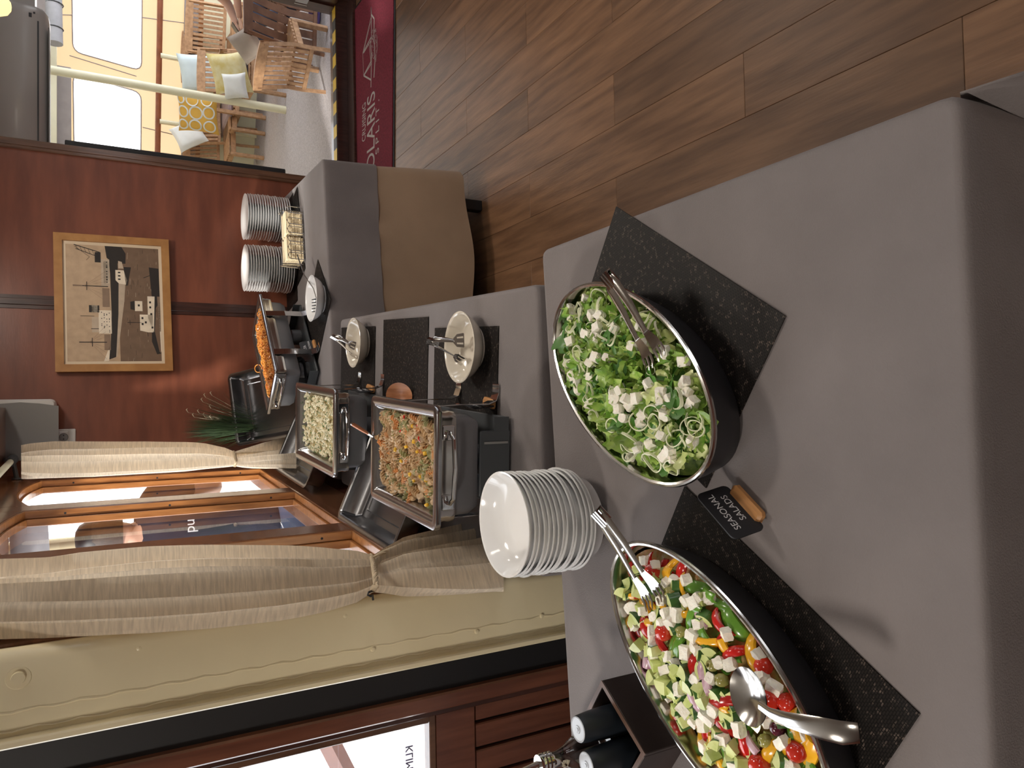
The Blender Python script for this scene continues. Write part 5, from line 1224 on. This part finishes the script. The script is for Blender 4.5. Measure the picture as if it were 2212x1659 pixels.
for w_ in (wR, wL):
    b = MB(); q = [tw(s, z, -.004) - P0 for s, z in rounded(w_, .11)]; b.add(q, [tuple(range(len(q)))]); b.build('clear_window', M_VINYL, tpw, 0)
    b = MB(); b.tube([tw(s, z, .004) - P0 for s, z in rounded(w_, .1)], .008, 6, closed=True); b.build('window_binding', M_GREYBOARD, tpw)
b = MB()
for y0, y1, s0 in ((35, 60, None),):
    for px in (32, 36): pass
for x0, y0, x1, y1 in ((130, 32, 158, 33), (308, 38, 415, 52), (308, 275, 380, 292), (150, 120, 295, 165)):
    s0, z0 = tp(x0, y0); s1, z1 = tp(x1, y1); b.tube([tw(s0, z0, .006) - P0, tw(s1, z1, .006) - P0], .006, 5)
b.build('seam', M_GREYBOARD, tpw)
hr = thing('handrail', 'varnished red brown handrail running before the tarpaulin windows', 'handrail', tw(0, 1.03, .08)); O = Vector(hr.location)
b = MB(); b.tube([tw(-4, 1.03, .08) - O, tw(4, 1.0, .08) - O], .034, 12); b.build('rail', M_RAIL, hr)
b = MB()
for px in (128, 268):
    b = MB(); s0 = tp(380, px)[0]; b.tube([tw(s0, 1.0, .1) - O, tw(s0, DZ, .1) - O], .03, 10); b.build('stanchion', M_POLE, hr)
bw = struct(MB().add([tw(-4, DZ, .0), tw(4, DZ, 0), tw(4, .74, 0), tw(-4, .74, 0), tw(-4, DZ, -.06), tw(4, DZ, -.06), tw(4, .74, -.06), tw(-4, .74, -.06)], [(0, 1, 2, 3), (4, 7, 6, 5), (3, 2, 6, 7), (0, 4, 5, 1)]).build('wall_deck', M_POLE))
b = MB(); b.add([tw(-4, .58, .01), tw(4, .58, .01), tw(4, .74, .012), tw(-4, .74, .012)], [(0, 1, 2, 3)]); b.build('canvas_band', M_GREYBOARD, bw)
b = MB(); b.add([tw(-4, .52, .008), tw(4, .52, .008), tw(4, .575, .008), tw(-4, .575, .008)], [(0, 1, 2, 3)]); b.build('teak_capping', M_FRAME, bw)
b = MB()
for k in range(22): s0 = -2.5 + k * .25; b.tube([tw(s0, .60, .02), tw(s0 + .03, .54, .02)], .007, 5)
b.build('lacing', M_BLACK, bw)
struct(MB().box(.7, .8, 5.43, 12, DZ, 2.45).build('wall_sun_block', M_POLE))  # unseen wall added to block sun and sky light from the deck
bh = struct(MB().box(1.2, 6, 9.0, 9.08, 2.04, 2.12).build('trim_3', M_POLE)); MB().box(1.2, 6, 9.0, 9.1, 2.12, 2.4).build('header_board', M_GREYBOARD, bh)
rb = thing('rolled_blind', 'rolled grey canvas blind hanging at the right under the deck roof', 'blind', at_y(118, 20, 8.6)); b = MB(); b.tube([(-.35, 0, 0), (.8, 0, .02)], .075, 14); b.build('roll', M_ROLL, rb)
b = MB()
for x in (-.2, .05, .3): b.tube([(x + .01 * math.cos(a) * 0, .077 * math.cos(a), .077 * math.sin(a)) for a in [k * .524 for k in range(12)]], .006, 5, closed=True)
b.build('strap', M_DARKPL, rb)
gb = thing('grey_curtain_blind', 'flat grey roll down blind above the left tarpaulin window', 'blind', at_y(112, 230, 9.2)); MB().box(-.9, .45, -.03, .0, -.18, .1, b=.006).build('sheet', M_GREYBOARD, gb)
MB().box(-.9, .45, -.04, .01, .1, .16, b=.006).build('head_rail', M_DARKPL, gb)

def chair(loc, ang, label, w=.46, d=.44, hb=.84, seat=.42, n=8, arms=False, m=M_CHAIR, pad=None, zb=None, ns=7, sk=.3, ln=.16):
    t = thing('slatted_chair', label, 'chair', (loc[0], loc[1], DZ), ang); lean = ln; zb = zb or seat + .06
    def by(z): return -d / 2 - lean * max(0, (z - seat)) / (hb - seat) * (1 + .35 * max(0, z - seat)) if z > seat else -d / 2
    for s in (-1, 1):
        b = MB(); pts = [(s * (w / 2 - .022), by(z) + (.03 if z < .02 else 0), z) for z in (0, .2, seat, seat + .12, (seat + hb) / 2, hb - .08, hb)]
        b.tube(pts, .026, 4, flat=.75, up=(1, 0, 0)); b.build('back_post', m, t, 20)
        b = MB(); b.box(s * (w / 2 - .02) - .02, s * (w / 2 - .02) + .02, d / 2 - .045, d / 2, 0, seat + (.2 if arms else -.02), b=.004); b.build('leg', m, t)
        b = MB(); b.box(s * (w / 2 - .02) - .015, s * (w / 2 - .02) + .015, -d / 2, d / 2 - .02, seat - .07, seat - .02, b=.004); b.build('side_rail', m, t)
        if arms:
            b = MB(); b.box(s * (w / 2 - .01) - .028, s * (w / 2 - .01) + .028, -d / 2 - .06, d / 2 + .02, seat + .2, seat + .225, b=.006); b.build('armrest', m, t)
    b = MB(); y1, y2 = by(hb - .04), by(hb + .03); b.grid(6, 1, lambda u, v: ((u - .5) * w, y1 - .014 + (y2 - y1) * v - .0, hb - .045 + v * (.075 + .012 * math.sin(PI * u)))); b.grid(6, 1, lambda u, v: ((.5 - u) * w, y1 + .016 + (y2 - y1) * v, hb - .045 + v * (.075 + .012 * math.sin(PI * u))))
    b.grid(6, 1, lambda u, v: ((u - .5) * w, y2 - .014 + .03 * v, hb + .03 + .012 * math.sin(PI * u))); b.grid(6, 1, lambda u, v: ((.5 - u) * w, y1 - .014 + .03 * v, hb - .045)); b.build('top_rail', m, t)
    MB().box(-w / 2 + .02, w / 2 - .02, by(zb) - .012, by(zb) + .014, zb - .02, zb + .015, b=.003).build('lower_rail', m, t)
    for k in range(n):
        x = (k + .5) / n * (w - .09) - (w - .09) / 2; sw = (w - .09) / n * sk; b = MB()
        lp = [[(x - sw, by(z) - .006, z), (x + sw, by(z) - .006, z), (x + sw, by(z) + .008, z), (x - sw, by(z) + .008, z)] for z in [zb + (hb - .04 - zb) * i / 5 for i in range(6)]]
        b.loft(lp); b.build('back_slat', m, t)
    for k in range(ns):
        y = -d / 2 + .02 + (d - .02) * (k + .5) / ns; MB().box(-w / 2 + .01, w / 2 - .01, y - d / ns * .36, y + d / ns * .36, seat - .02, seat, b=.003).build('seat_slat', m, t)
    MB().box(-w / 2 + .03, w / 2 - .03, d / 2 - .035, d / 2 - .01, seat - .09, seat - .03, b=.003).build('front_rail', m, t)
    if pad: MB().box(-w / 2 + .03, w / 2 - .03, -d / 2 + .02, d / 2 + .01, seat, seat + .06, b=.022).build('seat_pad', pad, t)
    return t
def a0(fx, fy): return math.atan2(fy, fx) - PI / 2
def by_back(px, f, w, d, side): # seat centre from the pixel of one back foot (side -1 / 1 along the seat's own x)
    f = Vector((*f, 0)).normalized(); r = Vector((f.y, -f.x, 0)); return at_z(px[0], px[1], DZ) - r * (side * w / 2) + f * (d / 2), a0(f.x, f.y)
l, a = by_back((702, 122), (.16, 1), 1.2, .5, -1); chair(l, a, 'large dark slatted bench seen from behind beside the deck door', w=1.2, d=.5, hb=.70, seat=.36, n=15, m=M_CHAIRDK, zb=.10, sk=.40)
l, a = by_back((703, 208), (.80, .60), .44, .42, -1); chair(l, a, 'light teak chair with its slatted back towards the doorway', w=.44, d=.42, hb=.61, seat=.34, n=8, zb=.20, ln=.09)
l, a = by_back((598, 200), (.80, .60), .44, .42, -1); chair(l, a, 'teak chair behind the cream post, back towards the camera', w=.44, d=.42, hb=.64, seat=.36, n=8, zb=.20, ln=.09)
e_ = at_y(437, 148, 8.7); chair((e_.x - .05, e_.y - .3), a0(-.08, -1), 'teak armchair holding the yellow patterned cushion', w=.60, d=.5, hb=.80, seat=.40, n=9, pad=M_CUSHDK)
p1, p2 = at_z(574, 258, DZ), at_z(531, 342, DZ); r = (p2 - p1).normalized(); f = Vector((-r.y, r.x, 0)); f = f if f.y < 0 else -f
cg = (p1 + p2) / 2 - f * .26; chair(cg, a0(f.x, f.y), 'teak armchair with mauve seat pad and golden ringed cushion', w=(p2 - p1).length + .06, d=.54, hb=.74, seat=.38, n=16, arms=True, pad=M_CUSHSEAT)
for px, f, lab, hb in (((392, 165), (-.25, -1), 'pale teak chair by the bulwark behind the blue cushion', .88), ((390, 262), (.1, -1), 'pale teak chair by the bulwark behind the ringed cushion', .88),
                   ((412, 78), (-.35, -1), 'teak chair by the bulwark near the seated woman', .86), ((404, 318), (.1, -1), 'teak chair half hidden by the corner post of the red wall', .84)):
    e_ = at_y(px[0], px[1], 10.2 if px[1] > 150 else 9.4); k = (DZ + hb - e_.z); q = at_y(px[0], px[1], e_.y + k * 4.0)
    chair((q.x, min(q.y, 9.9 - .33 * (q.x - 4) ) - .35), a0(*f), lab, w=.6, d=.45, hb=hb, seat=.42, n=10)
def cushion(loc, rot, s, m, label, th=.13):
    b = MB(); n = 12
    def f(u, v, sg):
        x, y = 2 * u - 1, 2 * v - 1; k = 1 - .10 * (1 - x * x) * abs(y) ** 3; k2 = 1 - .10 * (1 - y * y) * abs(x) ** 3
        return (x * s / 2 * k2, y * s / 2 * k, sg * th / 2 * ((1 - x ** 4) * (1 - y ** 4)) ** .55 + .008 * noise.noise((x * 2, y * 2, sg)))
    b.grid(n, n, lambda u, v: f(u, v, 1)); b.grid(n, n, lambda u, v: f(1 - u, v, -1)); o = b.build('cushion', m, None, 80); o.location = loc; o.rotation_euler = rot; return tag(o, label, 'cushion'), f
def facing(n, roll=0): return (Vector(n).to_track_quat('Z', 'Y').to_matrix().to_4x4() @ R(roll)).to_euler()
vw = lambda x, y, yy: at_y(x, y, yy)
cushion(vw(497, 158, 8.2), facing((-.55, -.7, .45), .35), .42, M_CUSHY, 'faded yellow patterned cushion leaning in the teak armchair')
cushion(vw(508, 186, 8.1), facing((-.3, -.8, .5), .2), .26, M_CUSHW, 'white cushion below the yellow patterned cushion', .12)
o, f = cushion(vw(428, 244, 8.9), facing((-.5, -.8, .3), .1), .44, M_CUSHO, 'golden cushion printed with white rings by the cream post')
b = MB()
for i, (u, v, r) in enumerate(((.2, .2, .14), (.55, .2, .14), (.85, .25, .13), (.2, .55, .14), (.52, .52, .15), (.83, .6, .14), (.2, .86, .12), (.52, .85, .13), (.82, .9, .1))):
    loop = []
    for k in range(22): a = k * 2 * PI / 22; uu, vv = min(.99, max(.01, u + r * math.cos(a))), min(.99, max(.01, v + r * math.sin(a))); loop.append(Vector(f(uu, vv, 1)) + Vector((0, 0, .002)))
    b.tube(loop, .009, 5, closed=True, flat=.3)
b.build('ring_print', M_CUSHW, o)
cushion(vw(535, 97, 6.7), facing((-.75, -.5, .45), .9), .27, M_CUSHG, 'taupe cushion with piping lying between the dark bench and the light chair', .1)
cushion(vw(428, 158, 9.3), facing((-.4, -.85, .4), .2), .44, M_CUSHB, 'pale blue cushion on the bulwark chair')
cushion(vw(408, 292, 9.7), facing((.2, -.9, .4), .4), .36, M_CUSHW, 'white cushion at the far bulwark chair left of the ringed cushion')

# ---------------------------------------------------------------- people
def seated(loc, ang, label, shirt, legs, look=0, arm_to=None, hair=M_BLOND, feet={}):
    t = thing('person', label, 'person', loc, ang); V = Vector
    # local: facing +y, seat at z = .42
    sh = {-1: V((-.17, -.02, .98)), 1: V((.17, -.02, .98))}; hands = arm_to or {-1: V((-.09, .36, .66)), 1: V((.09, .36, .66))}
    J = [(V((0, 0, .50)), (.14, .11)), (V((0, -.03, .68)), (.125, .10)), (V((0, -.03, .86)), (.145, .105)), (V((0, -.02, .99)), (.10, .075)), (V((0, -.005, 1.07)), .055), (V((0, .015, 1.13)), .055)]; Bn = [(0, 1), (1, 2), (2, 3), (3, 4), (4, 5)]
    for s in (-1, 1):
        e = (sh[s] + hands[s]) / 2 + V((s * .08, -.05, -.10)); k = len(J); J += [(sh[s], .062), (e, .045), (hands[s], .027)]; Bn += [(3, k), (k, k + 1), (k + 1, k + 2)]
        k = len(J); J += [(V((s * .09, .05, .49)), .09), (V((s * .11, .42, .50)), .068), (feet.get(s, V((s * .11, .43, .10))), .04), (feet.get(s, V((s * .11, .43, .10))) + V((0, .12, -.05)), .032)]; Bn += [(0, k), (k, k + 1), (k + 1, k + 2), (k + 2, k + 3)]
    skin_mesh('body', J, Bn, M_SKIN, t)
    head(t, V((0, .03, 1.21)), look, hair)
    k = [J[i] for i in range(4)]; q = [(p, (r[0] + .014, r[1] + .014)) for p, r in k]; bb = [(0, 1), (1, 2), (2, 3)]
    for s in (-1, 1): n0 = len(q); e = (sh[s] + hands[s]) / 2 + V((s * .08, -.05, -.10)); q += [(sh[s], .078), (sh[s].lerp(e, .6), .068)]; bb += [(3, n0), (n0, n0 + 1)]
    skin_mesh('shirt', q, bb, shirt, t)
    q = [(V((0, 0, .52)), (.155, .125))]; bb = []
    for s in (-1, 1): n0 = len(q); q += [(V((s * .09, .05, .49)), .104), (V((s * .11, .42, .50)), .082), (V((s * .11, .42, .50)).lerp(feet.get(s, V((s * .11, .43, .10))), .8), .056)]; bb += [(0, n0), (n0, n0 + 1), (n0 + 1, n0 + 2)]
    skin_mesh('trousers', q, bb, legs, t)
    b = MB()
    for s in (-1, 1): hand(b, hands[s], V((-s * .15, .9, -.3)), V((0, -.2, -1)) if s else 0, curl=.4)
    b.build('hand', M_SKIN, t, 60); return t, hands
def head(t, c, look=0, hair=M_HAIR, cap=None):
    Mh = T(*c) @ R(look); b = MB()
    prof = [(0, -.125), (.035, -.12), (.055, -.10), (.066, -.06), (.073, -.02), (.076, .02), (.074, .06), (.062, .095), (.035, .118), (0, .124)]
    lp = [[(r * math.cos(a), r * 1.22 * math.sin(a) + (.012 if z < -.05 else 0) * math.sin(a), z) for a in [2 * PI * k / 20 for k in range(20)]] for r, z in prof]
    b.loft(lp, M=Mh); b.tube([Mh @ Vector((0, .088, .012)), Mh @ Vector((0, .104, -.018)), Mh @ Vector((0, .108, -.032)), Mh @ Vector((0, .09, -.04))], [.006, .010, .013, .006], 8)
    b.tube([Mh @ Vector((-.024, .086, -.068)), Mh @ Vector((0, .094, -.067)), Mh @ Vector((.024, .086, -.068))], [.003, .006, .003], 6)
    for s in (-1, 1): b.loft([[(Mh @ Vector((s * (.072 + i * .007), -.01 + .018 * math.cos(a) * k, -.012 + .032 * math.sin(a) * k))) for a in [2 * PI * j / 12 for j in range(12)]] for i, k in ((0, .8), (1, 1), (2, .95), (1.6, .6))], False, True)
    b.build('head', M_SKIN, t, 70)
    b = MB()
    for s in (-1, 1): b.lathe([(0, .011), (.007, .009), (.011, .0), (0, -.011)], 12, Mh @ T(s * .031, .078, .008) @ R(PI / 2, 'X'))
    b.build('eye', M_CHALK, t)
    b = MB(); lp = [[(r * math.cos(a), r * 1.2 * math.sin(a) - .012 - (.0 if z > .04 else .012) , z + (.045 * max(0, math.sin(a)) if z < .06 else 0)) for a in [2 * PI * k / 20 for k in range(20)]] for r, z in [(.072, -.06), (.08, -.02), (.083, .03), (.08, .075), (.062, .108), (.03, .13), (0, .134)]]
    b.loft(lp, M=Mh); b.build('hair', hair, t, 70)
sp = at_y(480, 42, 7.05)
wl_ = {-1: Vector((-.05, .40, .66)), 1: Vector((.07, .40, .67))}
pe, hs = seated((sp.x + .42, sp.y + .02, DZ + .0), PI / 2, 'seated woman in a grey top and navy trousers holding a phone', M_SHIRTGR, M_JEANS, 0, wl_, feet={-1: Vector((-.35, .24, .10))})
ph_ = thing('phone', 'black phone held in the seated woman\'s hands', 'phone', pe.matrix_basis @ Vector((0, .49, .665)) if 0 else Vector((sp.x + .42 - .49, sp.y + .02, DZ + .68)), (0, math.radians(-35), 0))
MB().box(-.075, .075, -.038, .038, -.004, .004, b=.003).build('case', M_PHONE, ph_)
chair((sp.x + .47, sp.y + .02), PI / 2, 'teak chair under the seated woman with the phone', w=.5, d=.46, hb=.8, seat=.40, n=8)
b = MB(); ft = Vector((-.35, .30, .03)); b.box(-.045, .045, -.10, .14, -.02, .0, T(*ft), b=.008); b.tube([ft + Vector((-.045, .05, 0)), ft + Vector((0, .05, .065)), ft + Vector((.045, .05, 0))], .012, 6)
b.build('sandal', M_PURPLE, pe)
# man outside the middle window: seen from behind, dark T-shirt and cap, one arm raised
Hh = at_y(236, 1160, 4.25); V = Vector; mg = thing('person', 'man outside the window in a black cap and navy T-shirt, one arm raised', 'person', (Hh.x, Hh.y, -.15), math.radians(8)); hz = Hh.z + .15
J = [(V((0, 0, hz - .78)), (.16, .12)), (V((0, .0, hz - .52)), (.155, .11)), (V((0, .01, hz - .33)), (.18, .12)), (V((0, -.005, hz - .20)), (.12, .085)), (V((0, -.01, hz - .12)), .062), (V((0, 0, hz - .05)), .062)]
Bn = [(0, 1), (1, 2), (2, 3), (3, 4), (4, 5)]
J += [(V((-.21, 0, hz - .22)), .07), (V((-.36, .12, hz - .06)), .05), (V((-.14, .22, hz + .16)), .034)]; Bn += [(3, 6), (6, 7), (7, 8)]
J += [(V((.21, 0, hz - .23)), .07), (V((.24, .10, hz - .52)), .05), (V((.16, .36, hz - .50)), .034)]; Bn += [(3, 9), (9, 10), (10, 11)]
for s in (-1, 1): k = len(J); J += [(V((s * .10, 0, hz - .86)), .10), (V((s * .12, .01, hz - 1.22)), .07), (V((s * .12, 0, .09)), .045), (V((s * .13, .13, .04)), .035)]; Bn += [(0, k), (k, k + 1), (k + 1, k + 2), (k + 2, k + 3)]
skin_mesh('body', J, Bn, M_SKIN, mg)
q = [(V((0, 0, hz - .90)), (.175, .14))] + [(p, (r[0] + .02, r[1] + .02)) for p, r in J[1:3]] + [(V((0, -.008, hz - .145)), (.10, .085))] + [(J[6][0], .09), (J[6][0].lerp(J[7][0], .55), .075), (J[9][0], .09), (J[9][0].lerp(J[10][0], .6), .078)]
skin_mesh('tshirt', q, [(0, 1), (1, 2), (2, 3), (3, 4), (4, 5), (3, 6), (6, 7)], M_SHIRTDK, mg)
q = [(V((0, 0, hz - .80)), (.17, .135))]; bb = []
for s in (-1, 1): n0 = len(q); q += [(V((s * .10, 0, hz - .88)), .115), (V((s * .12, .01, hz - 1.22)), .09), (V((s * .12, 0, .12)), .065)]; bb += [(0, n0), (n0, n0 + 1), (n0 + 1, n0 + 2)]
skin_mesh('trousers', q, bb, M_JEANS, mg)
head(mg, V((0, .01, hz)), .35, M_HAIR)
b = MB(); Mc = T(0, .01, hz) @ R(.35)
b.loft([[(r * math.cos(a), r * 1.2 * math.sin(a) - .004, z) for a in [2 * PI * k / 24 for k in range(24)]] for r, z in [(.086, .03), (.0875, .06), (.083, .1), (.066, .13), (.035, .147), (0, .15)]], M=Mc)
b.loft([[(.07 * math.cos(a) * k, .095 + .075 * math.sin(a) * k, z - .02 * math.sin(a)) for a in [PI * j / 12 for j in range(13)]] for k, z in ((1, .036), (1, .042), (.0, .046))], M=Mc, closed=False); b.build('cap', M_BLACK, mg)
b = MB(); hand(b, J[8][0], V((.2, .2, .9)), V((0, -1, 0)), curl=.6); b.build('hand', M_SKIN, mg, 60); b = MB(); hand(b, J[11][0], V((-.3, .9, .1)), V((0, 0, -1)), curl=.6); b.build('hand', M_SKIN, mg, 60)
text_mesh('shirt_lettering', 'pu', .07, M_CHALK, mg, T(.02, -.150, hz - .36) @ R(PI / 2, 'X'), ext=.002)
# outside, along the windows
struct(MB().box(-6, -.45, 1.75, 14, -.25, -.15).build('floor_side_deck', mat('pale_side_deck', (.93, .93, .92), .8)))
op = thing('outer_post', 'cream post outside the windows behind the man with the cap', 'post', tuple(at_y(200, 1180, 5.0).xy) + (-.15,)); b = MB(); b.tube([(0, 0, 0), (0, 0, 2.3)], .065, 18); b.build('shaft', M_CREAM, op)
ob = thing('rolled_blind', 'grey rolled blind hanging outside above the windows', 'blind', at_y(72, 1165, 4.0)); b = MB(); b.tube([(-.3, 0, .0), (.12, 0, .02)], .075, 14); b.build('roll', M_ROLL, ob)
oc = struct(MB().box(-1.0, -.42, 1.8, 6.5, 2.12, 2.16).build('ceiling_side', M_TRIM))
for k in range(4): MB().box(-1.0 + k * .147, -1.0 + k * .147 + .12, 1.8, 6.5, 2.095, 2.12, b=.004).build('ceiling_slat', M_DOOR, oc)
ol = thing('outside_brace', 'red brown diagonal brace outside the door glass', 'brace', (0, 0, 0)); a_, c_ = P(700, 1582, 2.3), P(750, 1680, 2.3); ol.location = a_; b = MB(); b.tube([(0, 0, 0), (c_ - a_) * 1.5], .032, 4); b.build('bar', M_RAIL, ol)

# ---------------------------------------------------------------- unseen ceiling lamps; the last two strengthened to brighten column and side door
for i, (x, y, pw_) in enumerate(((.55, 1.55, 1), (.75, 3.05, 1), (2.1, .9, .4), (2.3, 3.0, .8), (2.2, -1.0, .4), (.2, -.9, 1.0), (-1.5, .2, 2.6))):
    t = thing('ceiling_lamp', ['round warm ceiling lamp over the foreground tables', 'round warm ceiling lamp near the picture wall', 'round warm ceiling lamp over the wooden floor', 'round warm ceiling lamp near the deck doorway',
                               'round warm ceiling lamp behind the camera at right', 'round warm ceiling lamp behind the camera', 'unseen round ceiling lamp added to brighten the column and side door'][i], 'lamp', (x, y, CEIL))
    b = MB(); b.lathe([(.15, 0), (.155, -.02), (.14, -.03), (.13, -.028)], 28); b.build('housing', M_BRUSH, t)
    b = MB(); b.lathe([(.13, -.026), (.1, -.05), (.05, -.062), (0, -.066)], 28); b.build('diffuser', mat('lamp_diffuser', (1, .82, .58), .4, emit=4.0), t)
    ld = bpy.data.lights.new('ceiling_light', 'AREA'); ld.shape = 'DISK'; ld.size = .3; ld.energy = LAMP_W * pw_; ld.color = (1, .92, .82)
    lo = bpy.data.objects.new('ceiling_light', ld); C.objects.link(lo); lo.parent = t; lo.location = (0, 0, -.075)
